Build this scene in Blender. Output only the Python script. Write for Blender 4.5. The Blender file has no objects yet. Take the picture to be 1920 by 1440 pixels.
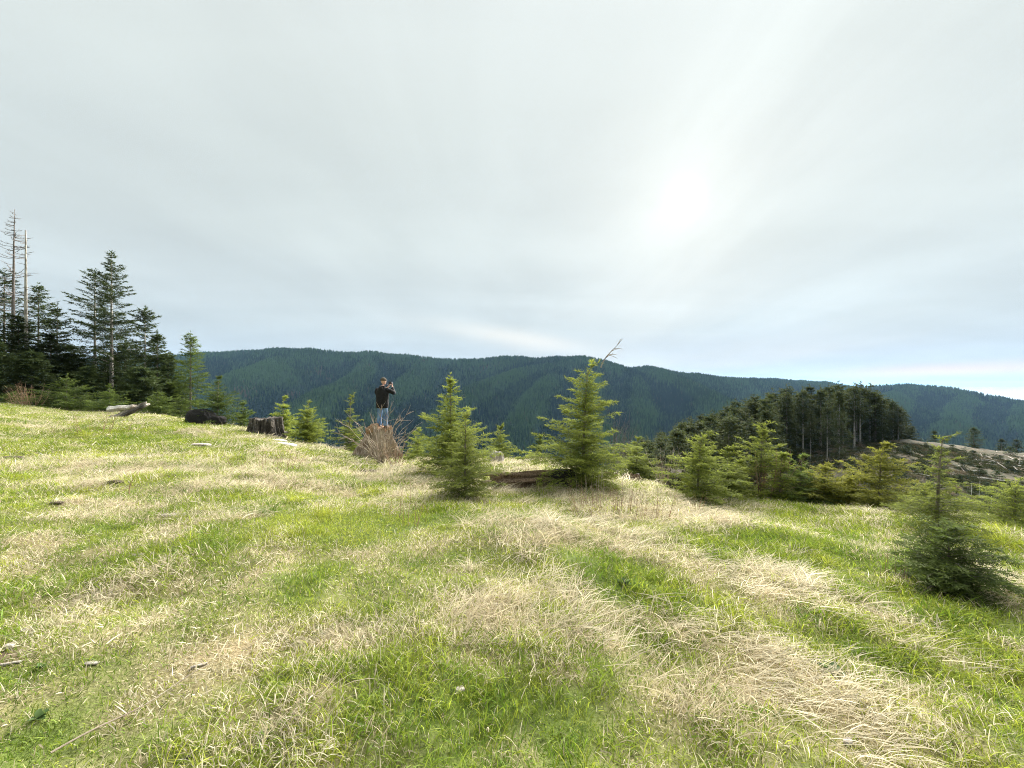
import bpy, bmesh, math, random
import numpy as np
from mathutils import Vector

SC = bpy.context.scene
COL = SC.collection
rad = math.radians
F_PX, CX, CY, EYE = 760.0, 960.0, 720.0, 1.6      # photograph measured at 1920 x 1440

# ------------------------------------------------------------------ camera
cam = bpy.data.cameras.new('camera')
cam.sensor_fit = 'HORIZONTAL'; cam.sensor_width = 36.0
cam.lens = 36.0 * F_PX / 1920.0
cam.clip_start = 0.05; cam.clip_end = 120000
cam_o = bpy.data.objects.new('camera', cam); COL.objects.link(cam_o)
cam_o.location = (0, 0, EYE); cam_o.rotation_euler = (rad(90), 0, 0)
SC.camera = cam_o

# ------------------------------------------------------------------ light, sky, exposure
SUN_AZ, SUN_EL = rad(23.2), rad(22.7)             # azimuth to the right of the view axis (+Y)
SUN_DIR = Vector((math.sin(SUN_AZ)*math.cos(SUN_EL), math.cos(SUN_AZ)*math.cos(SUN_EL), math.sin(SUN_EL)))
sun = bpy.data.lights.new('sun', 'SUN'); sun.energy = 1.5; sun.angle = rad(75); sun.color = (1.0, 0.955, 0.88)
sun_o = bpy.data.objects.new('sun', sun); COL.objects.link(sun_o)
sun_o.rotation_euler = SUN_DIR.to_track_quat('Z', 'Y').to_euler()
SC.view_settings.view_transform = 'Standard'; SC.view_settings.look = 'None'
SC.view_settings.exposure = 3.9; SC.view_settings.gamma = 1.0
SKY_GAIN = 0.072

def build_world():
    w = bpy.data.worlds.new('World'); SC.world = w; w.use_nodes = True
    nt = w.node_tree; N = nt.nodes; L = nt.links; N.clear()
    def nd(t, **k):
        n = N.new(t)
        for a, b in k.items(): setattr(n, a, b)
        return n
    def math_(op, a, b=None, c=None, clamp=False):
        n = nd('ShaderNodeMath', operation=op, use_clamp=clamp)
        for i, v in enumerate((a, b, c)):
            if v is None: continue
            if isinstance(v, (int, float)): n.inputs[i].default_value = v
            else: L.new(v, n.inputs[i])
        return n.outputs[0]
    def mixc(f, a, b, mode='MIX'):
        n = nd('ShaderNodeMix', data_type='RGBA', blend_type=mode)
        for i, v in ((0, f), (6, a), (7, b)):
            if isinstance(v, (int, float)): n.inputs[i].default_value = v
            elif isinstance(v, tuple): n.inputs[i].default_value = (*v, 1)
            else: L.new(v, n.inputs[i])
        return n.outputs[2]
    out = nd('ShaderNodeOutputWorld'); bg = nd('ShaderNodeBackground'); bg.inputs[1].default_value = SKY_GAIN
    tc = nd('ShaderNodeTexCoord'); sep = nd('ShaderNodeSeparateXYZ'); L.new(tc.outputs['Generated'], sep.inputs[0])
    x, y, z = sep.outputs
    # clear sky behind the deck
    sky = nd('ShaderNodeTexSky', sky_type='NISHITA', sun_disc=False)
    sky.sun_elevation = SUN_EL; sky.sun_rotation = SUN_AZ
    skyc = mixc(1.0, sky.outputs[0], (0.10, 0.10, 0.10), 'MULTIPLY')
    # overcast deck: brightness rises smoothly from the horizon to the zenith
    zc = math_('MAXIMUM', z, 0.0)
    ramp = nd('ShaderNodeValToRGB'); L.new(zc, ramp.inputs[0]); cr = ramp.color_ramp
    stops = [(0.0, (0.53, 0.63, 0.74)), (0.045, (0.57, 0.66, 0.74)), (0.13, (0.60, 0.68, 0.71)), (0.30, (0.66, 0.73, 0.725)),
             (0.55, (0.72, 0.785, 0.765)), (1.0, (1.0, 1.06, 1.04))]
    cr.elements[0].position, cr.elements[0].color = stops[0][0], (*stops[0][1], 1)
    cr.elements[1].position, cr.elements[1].color = stops[-1][0], (*stops[-1][1], 1)
    for p, c in stops[1:-1]:
        e = cr.elements.new(p); e.color = (*c, 1)
    # cloud plane coordinates
    zz = math_('ADD', math_('ABSOLUTE', z), 0.10)
    comb = nd('ShaderNodeCombineXYZ'); L.new(math_('DIVIDE', x, zz), comb.inputs[0]); L.new(math_('DIVIDE', y, zz), comb.inputs[1])
    def cloud(scale, detail, rough, sx, sy, rot, off=(0, 0, 0), dist=0.4):
        mp = nd('ShaderNodeMapping'); L.new(comb.outputs[0], mp.inputs[0])
        mp.inputs['Scale'].default_value = (sx, sy, 1); mp.inputs['Rotation'].default_value = (0, 0, rot); mp.inputs['Location'].default_value = off
        n = nd('ShaderNodeTexNoise'); L.new(mp.outputs[0], n.inputs['Vector'])
        n.inputs['Scale'].default_value = scale; n.inputs['Detail'].default_value = detail; n.inputs['Roughness'].default_value = rough; n.inputs['Distortion'].default_value = dist
        return n.outputs[0]
    c1 = cloud(0.55, 4, 0.5, 1.0, 0.45, rad(-38))
    c2 = cloud(1.5, 6, 0.55, 1.0, 0.35, rad(-25), (3, 1, 0))
    c3 = cloud(0.9, 5, 0.5, 0.35, 1.3, rad(8), (7, 2, 4))
    v = math_('MULTIPLY_ADD', math_('SUBTRACT', c1, 0.5), 0.38, 1.0)
    v = math_('ADD', v, math_('MULTIPLY', math_('SUBTRACT', c2, 0.5), 0.20))
    v = math_('ADD', v, math_('MULTIPLY', math_('SUBTRACT', c3, 0.5), 0.28))
    vv = nd('ShaderNodeCombineColor')
    for i in range(3): L.new(v, vv.inputs[i])
    deck = mixc(1.0, ramp.outputs[0], vv.outputs[0], 'MULTIPLY')
    deck = mixc(math_('MULTIPLY', math_('SUBTRACT', 0.62, c1, clamp=True), 0.22, clamp=True), deck, skyc)   # thin places let the sky through
    # sun behind the deck
    dot = nd('ShaderNodeVectorMath', operation='DOT_PRODUCT'); L.new(tc.outputs['Generated'], dot.inputs[0]); dot.inputs[1].default_value = SUN_DIR
    d = math_('MAXIMUM', dot.outputs['Value'], 0.0)
    g = math_('ADD', math_('MULTIPLY', math_('POWER', d, 2600.0), 0.32), math_('MULTIPLY', math_('POWER', d, 260.0), 0.055))
    g = math_('ADD', g, math_('MULTIPLY', math_('POWER', d, 9.0), math_('MULTIPLY_ADD', c2, 0.12, 0.02)))
    d2n = nd('ShaderNodeVectorMath', operation='DOT_PRODUCT'); L.new(tc.outputs['Generated'], d2n.inputs[0]); d2n.inputs[1].default_value = Vector((.45, .72, .53)).normalized()
    g = math_('ADD', g, math_('MULTIPLY', math_('POWER', math_('MAXIMUM', d2n.outputs['Value'], 0.0), 26.0), math_('MULTIPLY_ADD', c2, 0.11, 0.0)))   # thinner cloud above the sun
    gm = nd('ShaderNodeVectorMath', operation='SCALE'); gm.inputs[0].default_value = (1.0, 0.985, 0.94); L.new(g, gm.inputs['Scale'])
    ad = nd('ShaderNodeVectorMath', operation='ADD'); L.new(deck, ad.inputs[0]); L.new(gm.outputs[0], ad.inputs[1])
    # bright breaks low over the ridge
    az = math_('ARCTAN2', x, y); el = math_('ARCSINE', z)
    def streak(a0, aw, e0, eh, slope, wob=0.02):
        ee = math_('SUBTRACT', math_('SUBTRACT', el, e0), math_('MULTIPLY', math_('SUBTRACT', az, a0), slope))
        ee = math_('ADD', ee, math_('MULTIPLY', math_('SUBTRACT', c3, 0.5), wob))
        q = math_('ADD', math_('POWER', math_('DIVIDE', math_('SUBTRACT', az, a0), aw), 2.0), math_('POWER', math_('DIVIDE', ee, eh), 2.0))
        return math_('POWER', 2.718, math_('MULTIPLY', q, -1.0))
    res = ad.outputs[0]
    res = mixc(math_('MULTIPLY', streak(0.03, 0.20, 0.108, 0.022, -0.16), 0.75), res, (0.93, 0.92, 0.86))
    res = mixc(math_('MULTIPLY', streak(0.82, 0.17, 0.022, 0.012, 0.03, 0.008), 0.9), res, (0.98, 0.72, 0.63))
    res = mixc(math_('MULTIPLY', streak(0.55, 0.25, 0.075, 0.030, -0.05), 0.35), res, (0.70, 0.74, 0.78))
    L.new(res, bg.inputs[0]); L.new(bg.outputs[0], out.inputs[0])
build_world()

cy = SC.cycles
cy.use_denoising = True
try: cy.denoiser = 'OPENIMAGEDENOISE'; cy.denoising_input_passes = 'RGB_ALBEDO_NORMAL'; cy.denoising_prefilter = 'NONE'
except Exception: pass
cy.max_bounces = 5; cy.diffuse_bounces = 3; cy.glossy_bounces = 2; cy.transmission_bounces = 3; cy.transparent_max_bounces = 8; cy.volume_bounces = 0
cy.pixel_filter_type = 'BLACKMAN_HARRIS'; cy.filter_width = 1.0
cy.use_adaptive_sampling = True; cy.adaptive_threshold = 0.015

# ------------------------------------------------------------------ helpers
RNG = np.random.default_rng(11)
_T = np.random.default_rng(5).random((256, 256))
def vnoise(x, y):
    xi = np.floor(x).astype(np.int64); yi = np.floor(y).astype(np.int64)
    fx = x - xi; fy = y - yi; fx = fx*fx*(3-2*fx); fy = fy*fy*(3-2*fy)
    a = _T[xi & 255, yi & 255]; b = _T[(xi+1) & 255, yi & 255]; c = _T[xi & 255, (yi+1) & 255]; d = _T[(xi+1) & 255, (yi+1) & 255]
    return (a*(1-fx)+b*fx)*(1-fy) + (c*(1-fx)+d*fx)*fy
def fbm(x, y, o=4, g=0.5):
    s = 0; a = 1.0; t = 0
    for i in range(o):
        s = s + a*vnoise(x*2**i + 17.3*i, y*2**i + 9.1*i); t += a; a *= g
    return s/t - 0.5

def new_mesh(name, V, faces, attrs=None, smooth=False):
    """V (n,3); faces: list of (m,k) index arrays; attrs: name -> per-face floats"""
    V = np.asarray(V, dtype=np.float32)
    fl = [np.asarray(f, dtype=np.int32) for f in faces if len(f)]
    me = bpy.data.meshes.new(name)
    me.vertices.add(len(V)); me.vertices.foreach_set('co', V.ravel())
    if fl:
        loops = np.concatenate([f.ravel() for f in fl]); tot = np.concatenate([np.full(len(f), f.shape[1], np.int32) for f in fl])
        st = np.concatenate([[0], np.cumsum(tot)[:-1]]).astype(np.int32)
        me.loops.add(len(loops)); me.loops.foreach_set('vertex_index', loops)
        me.polygons.add(len(tot)); me.polygons.foreach_set('loop_start', st)
        try: me.polygons.foreach_set('loop_total', tot)
        except Exception: pass
        me.polygons.foreach_set('use_smooth', np.full(len(tot), smooth))
    me.update(calc_edges=True)
    for k, a in (attrs or {}).items():
        at = me.attributes.new(k, 'FLOAT', 'FACE'); at.data.foreach_set('value', np.asarray(a, dtype=np.float32))
    return me
def link(name, me, mat=None, parent=None):
    o = bpy.data.objects.new(name, me)
    if mat is not None and me is not None and not me.materials: me.materials.append(mat)
    COL.objects.link(o)
    if parent is not None: o.parent = parent
    return o
def tag(o, label=None, cat=None, group=None, kind=None):
    if label: o['label'] = label
    if cat: o['category'] = cat
    if group: o['group'] = group
    if kind: o['kind'] = kind
    return o
def thing(name, loc, label, cat, group=None, rz=0.0):
    o = bpy.data.objects.new(name, None); COL.objects.link(o)
    o.location = loc; o.rotation_euler = (0, 0, rz); o.empty_display_size = 0.2
    return tag(o, label, cat, group)
def copy_tree(root, loc, rz=0.0, sc=1.0, label=None, group=None):
    r = root.copy(); COL.objects.link(r); r.location = loc; r.rotation_euler = (0, 0, rz); r.scale = (sc, sc, sc) if not isinstance(sc, tuple) else sc
    if label: r['label'] = label
    if group: r['group'] = group
    for ch in root.children:
        c = ch.copy(); COL.objects.link(c); c.parent = r
    return r

def tubes(paths, sides=6, caps=True):
    """paths: list of (pts (k,3), radii (k,)) -> verts, [quads, tris]"""
    VV = []; Q = []; T = []; base = 0
    ang = np.arange(sides)*2*np.pi/sides
    for P, R in paths:
        P = np.asarray(P, float); R = np.asarray(R, float); k = len(P)
        t = np.gradient(P, axis=0); t /= np.linalg.norm(t, axis=1)[:, None] + 1e-9
        ref = np.where(np.abs(t[:, 2:3]) > 0.9, np.array([[1.0, 0, 0]]), np.array([[0, 0, 1.0]]))
        if np.abs(t[:, 2]).mean() > 0.6: ref = np.tile([[1.0, 0, 0]], (k, 1))
        a = np.cross(t, ref); a /= np.linalg.norm(a, axis=1)[:, None] + 1e-9
        b = np.cross(t, a)
        ring = P[:, None, :] + R[:, None, None]*(np.cos(ang)[None, :, None]*a[:, None, :] + np.sin(ang)[None, :, None]*b[:, None, :])
        VV.append(ring.reshape(-1, 3))
        i = np.arange(k-1)[:, None]*sides; j = np.arange(sides)[None, :]; j2 = (j+1) % sides
        Q.append(np.stack([base+i+j, base+i+j2, base+i+sides+j2, base+i+sides+j], -1).reshape(-1, 4))
        n = k*sides
        if caps:
            VV.append(P[-1:]+t[-1:]*R[-1]*0.3)
            T.append(np.stack([base+(k-1)*sides+np.arange(sides), base+(k-1)*sides+(np.arange(sides)+1) % sides, np.full(sides, base+n)], -1)); n += 1
            VV.append(P[:1]); T.append(np.stack([base+(np.arange(sides)+1) % sides, base+np.arange(sides), np.full(sides, base+n)], -1)); n += 1
        base += n
    return np.concatenate(VV), [np.concatenate(Q), np.concatenate(T) if T else np.zeros((0, 3), int)]

# ------------------------------------------------------------------ materials
def material(name, build):
    m = bpy.data.materials.new(name); m.use_nodes = True
    nt = m.node_tree; nt.nodes.clear()
    out = nt.nodes.new('ShaderNodeOutputMaterial')
    sh = build(nt); nt.links.new(sh, out.inputs['Surface'])
    return m
def N_(nt, t, **k):
    n = nt.nodes.new(t)
    for a, b in k.items(): setattr(n, a, b)
    return n
def setv(nt, sock, v):
    if isinstance(v, (int, float)): sock.default_value = v
    elif isinstance(v, tuple): sock.default_value = (*v, 1) if len(v) == 3 and sock.type == 'RGBA' else v
    else: nt.links.new(v, sock)
def mixrgb(nt, f, a, b, mode='MIX'):
    n = N_(nt, 'ShaderNodeMix', data_type='RGBA', blend_type=mode)
    setv(nt, n.inputs[0], f); setv(nt, n.inputs[6], a); setv(nt, n.inputs[7], b)
    return n.outputs[2]
def noise(nt, scale, detail=3, rough=0.55, coord='Object', stretch=None):
    tc = N_(nt, 'ShaderNodeTexCoord'); n = N_(nt, 'ShaderNodeTexNoise')
    v = tc.outputs[coord]
    if stretch:
        mp = N_(nt, 'ShaderNodeMapping'); nt.links.new(v, mp.inputs[0]); mp.inputs['Scale'].default_value = stretch; v = mp.outputs[0]
    nt.links.new(v, n.inputs['Vector']); n.inputs['Scale'].default_value = scale; n.inputs['Detail'].default_value = detail; n.inputs['Roughness'].default_value = rough
    return n.outputs[0]
def contrast(nt, v, lo, hi):
    n = N_(nt, 'ShaderNodeMapRange'); nt.links.new(v, n.inputs[0]); n.inputs[1].default_value = lo; n.inputs[2].default_value = hi
    return n.outputs[0]
def attr(nt, name, typ='GEOMETRY'):
    n = N_(nt, 'ShaderNodeAttribute', attribute_type=typ, attribute_name=name)
    return n.outputs['Fac']
def leafy(nt, col, trans=0.35, rough=0.6, tcol=None):
    d = N_(nt, 'ShaderNodeBsdfDiffuse'); setv(nt, d.inputs[0], col)
    t = N_(nt, 'ShaderNodeBsdfTranslucent'); setv(nt, t.inputs[0], tcol if tcol is not None else col)
    m = N_(nt, 'ShaderNodeMixShader'); m.inputs[0].default_value = trans
    nt.links.new(d.outputs[0], m.inputs[1]); nt.links.new(t.outputs[0], m.inputs[2])
    g = N_(nt, 'ShaderNodeBsdfGlossy'); g.inputs[0].default_value = (1, 1, 1, 1); g.inputs['Roughness'].default_value = rough
    m2 = N_(nt, 'ShaderNodeMixShader'); m2.inputs[0].default_value = 0.015
    nt.links.new(m.outputs[0], m2.inputs[1]); nt.links.new(g.outputs[0], m2.inputs[2])
    return m2.outputs[0]
def princ(nt, col, rough=0.85, bump=None, bs=0.3, bd=0.02, spec=0.25):
    p = N_(nt, 'ShaderNodeBsdfPrincipled'); setv(nt, p.inputs['Base Color'], col); p.inputs['Roughness'].default_value = rough
    p.inputs['Specular IOR Level'].default_value = spec
    if bump is not None:
        b = N_(nt, 'ShaderNodeBump'); nt.links.new(bump, b.inputs['Height']); b.inputs['Strength'].default_value = bs; b.inputs['Distance'].default_value = bd
        nt.links.new(b.outputs[0], p.inputs['Normal'])
    return p.outputs[0]

def needle_mat(name, dark, light, yellow=None, trans=0.35):
    def b(nt):
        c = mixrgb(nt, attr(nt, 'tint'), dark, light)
        oi = N_(nt, 'ShaderNodeObjectInfo')
        if yellow: c = mixrgb(nt, contrast(nt, noise(nt, 2.2, 2), 0.52, 0.75), c, yellow)
        hs = N_(nt, 'ShaderNodeHueSaturation'); nt.links.new(c, hs.inputs['Color'])
        nt.links.new(contrast2(nt, oi.outputs['Random'], 0.78, 1.2), hs.inputs['Value'])
        return leafy(nt, hs.outputs[0], trans)
    return material(name, b)
def contrast2(nt, v, lo, hi):
    n = N_(nt, 'ShaderNodeMapRange'); nt.links.new(v, n.inputs[0]); n.inputs[3].default_value = lo; n.inputs[4].default_value = hi
    return n.outputs[0]

M = {}
M['hemlock'] = needle_mat('hemlock_needles', (0.060, 0.095, 0.016), (0.255, 0.295, 0.052), trans=0.52)
M['hemlock_yellow'] = needle_mat('yellow_hemlock_needles', (0.085, 0.105, 0.015), (0.26, 0.265, 0.042), trans=0.5)
M['hemlock_dark'] = needle_mat('dark_hemlock_needles', (0.036, 0.066, 0.014), (0.125, 0.170, 0.034), trans=0.45)
M['spruce'] = needle_mat('dark_spruce_needles', (0.014, 0.028, 0.011), (0.068, 0.094, 0.030), trans=0.3)
M['stand'] = needle_mat('stand_needles', (0.014, 0.028, 0.010), (0.080, 0.098, 0.032), trans=0.3)
M['bark'] = material('grey_brown_bark', lambda nt: princ(nt, mixrgb(nt, contrast(nt, noise(nt, 9, 4, stretch=(1, 1, .25)), .3, .7), (.075, .06, .045), (.22, .19, .155)), .9, noise(nt, 22, 4, stretch=(1, 1, .2)), .6, .02))
M['pale_bark'] = material('pale_lichen_bark', lambda nt: princ(nt, mixrgb(nt, contrast(nt, noise(nt, 4, 4, stretch=(1, 1, .4)), .35, .62), (.13, .11, .09), (.42, .40, .35)), .9, noise(nt, 12, 4, stretch=(1, 1, .3)), .5, .03))
M['dead'] = material('dead_grey_wood', lambda nt: princ(nt, mixrgb(nt, contrast(nt, noise(nt, 6, 3), .3, .7), (.075, .065, .058), (.19, .17, .155)), .9))
M['twig'] = material('tan_bare_twigs', lambda nt: princ(nt, mixrgb(nt, contrast(nt, noise(nt, 5, 3), .35, .65), (.20, .155, .115), (.44, .38, .30)), .85))
M['redtwig'] = material('reddish_dead_stalks', lambda nt: princ(nt, mixrgb(nt, contrast(nt, noise(nt, 5, 3), .35, .65), (.16, .095, .06), (.36, .24, .15)), .85))
def grain(c1, c2, c3, s=(6, 6, .8)):
    def b(nt):
        g = noise(nt, 5, 6, .65, stretch=s)
        c = mixrgb(nt, contrast(nt, g, .35, .65), c1, c2)
        c = mixrgb(nt, contrast(nt, noise(nt, 2.2, 3), .5, .72), c, c3)
        return princ(nt, c, .9, g, .9, .03)
    return b
M['weathered'] = material('weathered_grey_wood', grain((.20, .17, .14), (.52, .47, .41), (.10, .08, .065)))
M['bleached'] = material('bleached_wood', grain((.42, .38, .33), (.72, .69, .63), (.30, .25, .20)))
M['rotten'] = material('orange_rotten_wood', grain((.20, .11, .06), (.46, .30, .18), (.32, .22, .14)))
M['stumpwood'] = material('brown_grey_stump_wood', grain((.16, .10, .06), (.48, .40, .33), (.09, .06, .04)))
M['char'] = material('charred_wood', grain((.010, .009, .009), (.035, .032, .03), (.018, .016, .015)))
M['char_grey'] = material('charred_stump_wood', grain((.016, .014, .012), (.16, .14, .12), (.03, .026, .022), s=(7, 7, .5)))
M['brownlog'] = material('brown_log_wood', grain((.075, .048, .032), (.27, .19, .13), (.05, .036, .026)))
M['moss'] = material('bright_moss', lambda nt: princ(nt, mixrgb(nt, noise(nt, 18, 3), (.12, .15, .02), (.34, .36, .05)), .95, noise(nt, 40, 3), .8, .02))
M['rock'] = material('grey_rock', lambda nt: princ(nt, mixrgb(nt, contrast(nt, noise(nt, 6, 5, .65), .35, .68), (.17, .15, .13), (.40, .365, .33)), .92, noise(nt, 14, 5, .65), .7, .03))
M['soil'] = material('dark_soil', lambda nt: princ(nt, mixrgb(nt, noise(nt, 20, 4), (.03, .022, .015), (.10, .075, .05)), .95, noise(nt, 40, 4), .8, .02))

def mat_ground(nt):
    dry = attr(nt, 'dry'); cut = attr(nt, 'cut'); soil = attr(nt, 'soil')
    n1 = noise(nt, 9, 4, .6); n2 = noise(nt, 60, 3, .6); n3 = noise(nt, 0.09, 5, .6)
    g = mixrgb(nt, contrast(nt, n1, .3, .7), (.055, .085, .018), (.13, .17, .035))
    s = mixrgb(nt, contrast(nt, n2, .3, .7), (.19, .145, .075), (.40, .33, .20))
    c = mixrgb(nt, dry, g, s)
    c = mixrgb(nt, soil, c, mixrgb(nt, n2, (.05, .035, .022), (.14, .10, .07)))
    k = mixrgb(nt, contrast(nt, n3, .36, .62), (.050, .046, .026), (.13, .105, .07))
    k = mixrgb(nt, contrast(nt, noise(nt, 0.6, 4, .6), .45, .62), k, (.04, .045, .02))
    c = mixrgb(nt, cut, c, k)
    return princ(nt, c, .95, n2, .6, .02, .1)
M['ground'] = material('grassy_ground', mat_ground)
M['forest_floor'] = material('forest_floor', lambda nt: princ(nt, mixrgb(nt, noise(nt, 0.02, 5), (.014, .024, .011), (.035, .045, .02)), .95, None))
def mat_blade(nt):
    dry = attr(nt, 'dry', 'INSTANCER'); hue = attr(nt, 'hue', 'INSTANCER'); tint = attr(nt, 'tint')
    g = mixrgb(nt, hue, (.115, .200, .014), (.38, .415, .05))
    s = mixrgb(nt, hue, (.47, .40, .255), (.74, .675, .51))
    f = N_(nt, 'ShaderNodeMath', operation='GREATER_THAN'); nt.links.new(dry, f.inputs[0]); nt.links.new(tint, f.inputs[1])
    c = mixrgb(nt, f.outputs[0], g, s)
    hs = N_(nt, 'ShaderNodeHueSaturation'); nt.links.new(c, hs.inputs['Color'])
    fr = N_(nt, 'ShaderNodeMath', operation='FRACT'); mu = N_(nt, 'ShaderNodeMath', operation='MULTIPLY'); nt.links.new(tint, mu.inputs[0]); mu.inputs[1].default_value = 37.7
    nt.links.new(mu.outputs[0], fr.inputs[0]); nt.links.new(contrast2(nt, fr.outputs[0], .50, 1.35), hs.inputs['Value'])
    return leafy(nt, hs.outputs[0], .45, .5)
M['blade'] = material('grass_blades', mat_blade)
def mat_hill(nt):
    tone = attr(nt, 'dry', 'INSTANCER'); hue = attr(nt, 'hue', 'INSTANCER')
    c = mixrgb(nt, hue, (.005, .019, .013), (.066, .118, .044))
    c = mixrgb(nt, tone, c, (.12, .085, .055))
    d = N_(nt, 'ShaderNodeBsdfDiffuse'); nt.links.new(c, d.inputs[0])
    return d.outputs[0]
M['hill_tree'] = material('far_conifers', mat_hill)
def mat_brush(nt):
    tone = attr(nt, 'dry', 'INSTANCER'); hue = attr(nt, 'hue', 'INSTANCER')
    c = mixrgb(nt, hue, (.022, .034, .013), (.080, .090, .034))
    c = mixrgb(nt, tone, c, (.21, .16, .11))
    return leafy(nt, c, .25)
M['brush'] = material('clearcut_brush', mat_brush)

# ------------------------------------------------------------------ terrain
E_TAB = np.array([  # px, silhouette py, depth of the grass edge
    (0, 758, 31), (70, 765, 31), (130, 774, 30), (250, 777, 28), (400, 796, 24), (480, 809, 21), (560, 830, 18), (650, 850, 15.6), (720, 862, 14.6),
    (800, 863, 15), (930, 866, 16), (1020, 869, 16), (1120, 886, 14), (1200, 901, 12.5), (1300, 926, 10.5), (1400, 940, 9.6), (1550, 954, 8.6), (1700, 968, 8.0), (1920, 990, 7.4)], float)
_th = np.degrees(np.arctan((E_TAB[:, 0]-CX)/F_PX)); _re = E_TAB[:, 2]*np.sqrt(1+((E_TAB[:, 0]-CX)/F_PX)**2); _ze = EYE-(E_TAB[:, 1]-CY)/F_PX*E_TAB[:, 2]
_th = np.concatenate([[-180, -120, -75], _th, [75, 120, 180]]); _re = np.concatenate([[60, 60, 55], _re, [12, 20, 60]]); _ze = np.concatenate([[-.5, -.2, 0.0], _ze, [-1.1, -1.2, -.5]])
_s1 = ([-180, -120, -60, -46, -40, -34, -28, 60, 90, 140, 180], [.12, .12, .10, .11, .14, .25, .55, .55, .5, .2, .12])
def smax(a, b, k):
    h = np.clip(0.5+0.5*(a-b)/k, 0, 1)
    return b*(1-h)+a*h+k*h*(1-h)
def knoll(x, y):
    r = np.hypot(x, y); th = np.degrees(np.arctan2(x, y))
    re = np.interp(th, _th, _re); ze = np.interp(th, _th, _ze); s1 = np.interp(th, *_s1)
    q = r/re; p = 1.7
    ins = ze*np.minimum(q, 1)**p
    o = np.maximum(r-re, 0)
    return ins + np.where(r > re, p*ze/re*np.minimum(o, 30) - s1*o*o/(o+5.0), 0)
CREST = np.array([(-.4, -120), (-.1, -85), (.1, -62), (.33, -39), (.48, -32.5), (.60, -29), (.72, -24), (.80, -22), (.95, -20.0), (1.1, -22.2), (1.26, -24.6), (1.6, -30), (2.2, -45)])
def shoulder(x, y):
    u = x/np.maximum(y, 1.0)
    zc = np.interp(u, CREST[:, 0], CREST[:, 1])
    fs = np.interp(u, [.1, .3, .65, .8, 1.3], [.1, .0, .03, .055, .045])
    d = 150.0-y
    h = zc - np.where(d > 0, fs*d, 0) - np.where(d < 0, .42*np.maximum(-d-6, 0), 0)
    return np.where(y > 20, h, -400)
RIDGES = [
 [(-300,690,2300),(0,680,2300),(150,672,2300),(300,667,2250),(380,660,2250),(480,656,2250),(585,653,2150),(650,662,2200),(700,660,2250),(760,663,2250),(795,670,2250),(820,673,2300),(900,673,2350),(950,668,2350),(1000,671,2350),(1090,667,2300),(1130,675,2300),(1180,689,2350),(1215,686,2300),(1290,700,2400),(1380,708,2500),(1430,709,2600),(1480,713,2700),(1550,716,2900),(1640,735,3000)],
 [(1480,740,2600),(1600,726,2500),(1700,721,2400),(1780,727,2300),(1850,741,2200),(1920,753,2100),(2080,770,2100)],
 [(585,654,2150),(520,672,1950),(460,692,1750),(420,714,1550),(390,750,1350)],
 [(400,660,2250),(340,690,1900),(310,720,1600),(290,760,1300)],
 [(700,662,2250),(670,698,1850),(632,721,1500),(600,735,1350),(560,775,1150)],
 [(795,671,2250),(760,704,1900),(738,733,1600),(715,770,1350),(690,830,1100)],
 [(1090,668,2300),(1030,680,2150),(974,692,2000),(927,706,1850),(880,726,1650),(845,755,1450),(810,800,1200)],
 [(1040,690,2100),(1000,740,1600),(980,790,1300),(960,840,1050)],
 [(1100,690,2200),(1095,740,1700),(1120,790,1300),(1140,830,1100)],
 [(1215,686,2300),(1286,711,2000),(1330,732,1750),(1360,750,1550),(1380,790,1300)],
 [(1190,700,2200),(1200,745,1800),(1200,780,1500),(1190,815,1300)],
 [(1700,722,2400),(1670,750,1900),(1650,790,1500)], [(1820,736,2250),(1790,770,1800),(1760,800,1400)], [(1920,753,2100),(1930,790,1600),(1940,830,1300)],
 [(100,680,2300),(60,720,1700),(40,760,1300)]]
def rw(p): return ((p[0]-CX)/F_PX*p[2], p[2], EYE-(p[1]-CY)/F_PX*p[2]-20.0)
RW = [np.array([rw(p) for p in r]) for r in RIDGES]
def hills_h(x, y):
    wx = x + 60*fbm(x/420+3, y/420+8, 3); wy = y + 60*fbm(x/420+40, y/420+1, 3)
    H = np.full(np.shape(x), -290.0)
    for ri, R in enumerate(RW):
        best = np.full(np.shape(x), -1e4)
        for a, b in zip(R[:-1], R[1:]):
            dx, dy = b[0]-a[0], b[1]-a[1]
            qx, qy = (wx, wy) if ri > 1 else (x, y)
            t = np.clip(((qx-a[0])*dx+(qy-a[1])*dy)/(dx*dx+dy*dy), 0, 1)
            d = np.hypot(qx-a[0]-t*dx, qy-a[1]-t*dy)
            best = np.maximum(best, a[2]+t*(b[2]-a[2]) - .68*(np.sqrt(d*d+40**2)-40))
        H = smax(H, best, 14.0)
    return H + 10*fbm(x/130, y/130, 3)*np.clip((y-300)/800, 0, 1)
def soil_bumps(x, y):
    r = np.hypot(x, y); f = np.clip(r/1.5, .25, 1)
    return f*(0.26*fbm(x/2.4+5, y/2.4+2, 3) + 0.13*fbm(x/.62, y/.62+20, 2))
def H(x, y):
    x = np.asarray(x, float); y = np.asarray(y, float); r = np.hypot(x, y)
    k = knoll(x, y) + soil_bumps(x, y)*np.clip(1.4-r/60, 0.0, 1)
    m = shoulder(x, y) + 2.2*fbm(x/26+3, y/26+7, 4)
    h = np.where((y > 20) & (r > 25), smax(k, m, 3.0), k)
    h = np.maximum(h, -300)
    return h
def HF(x, y):
    x = np.asarray(x, float); y = np.asarray(y, float)
    return smax(H(x, y), hills_h(x, y), 15.0)
def Hs(x, y): return float(H(np.array([x]), np.array([y]))[0])
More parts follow.
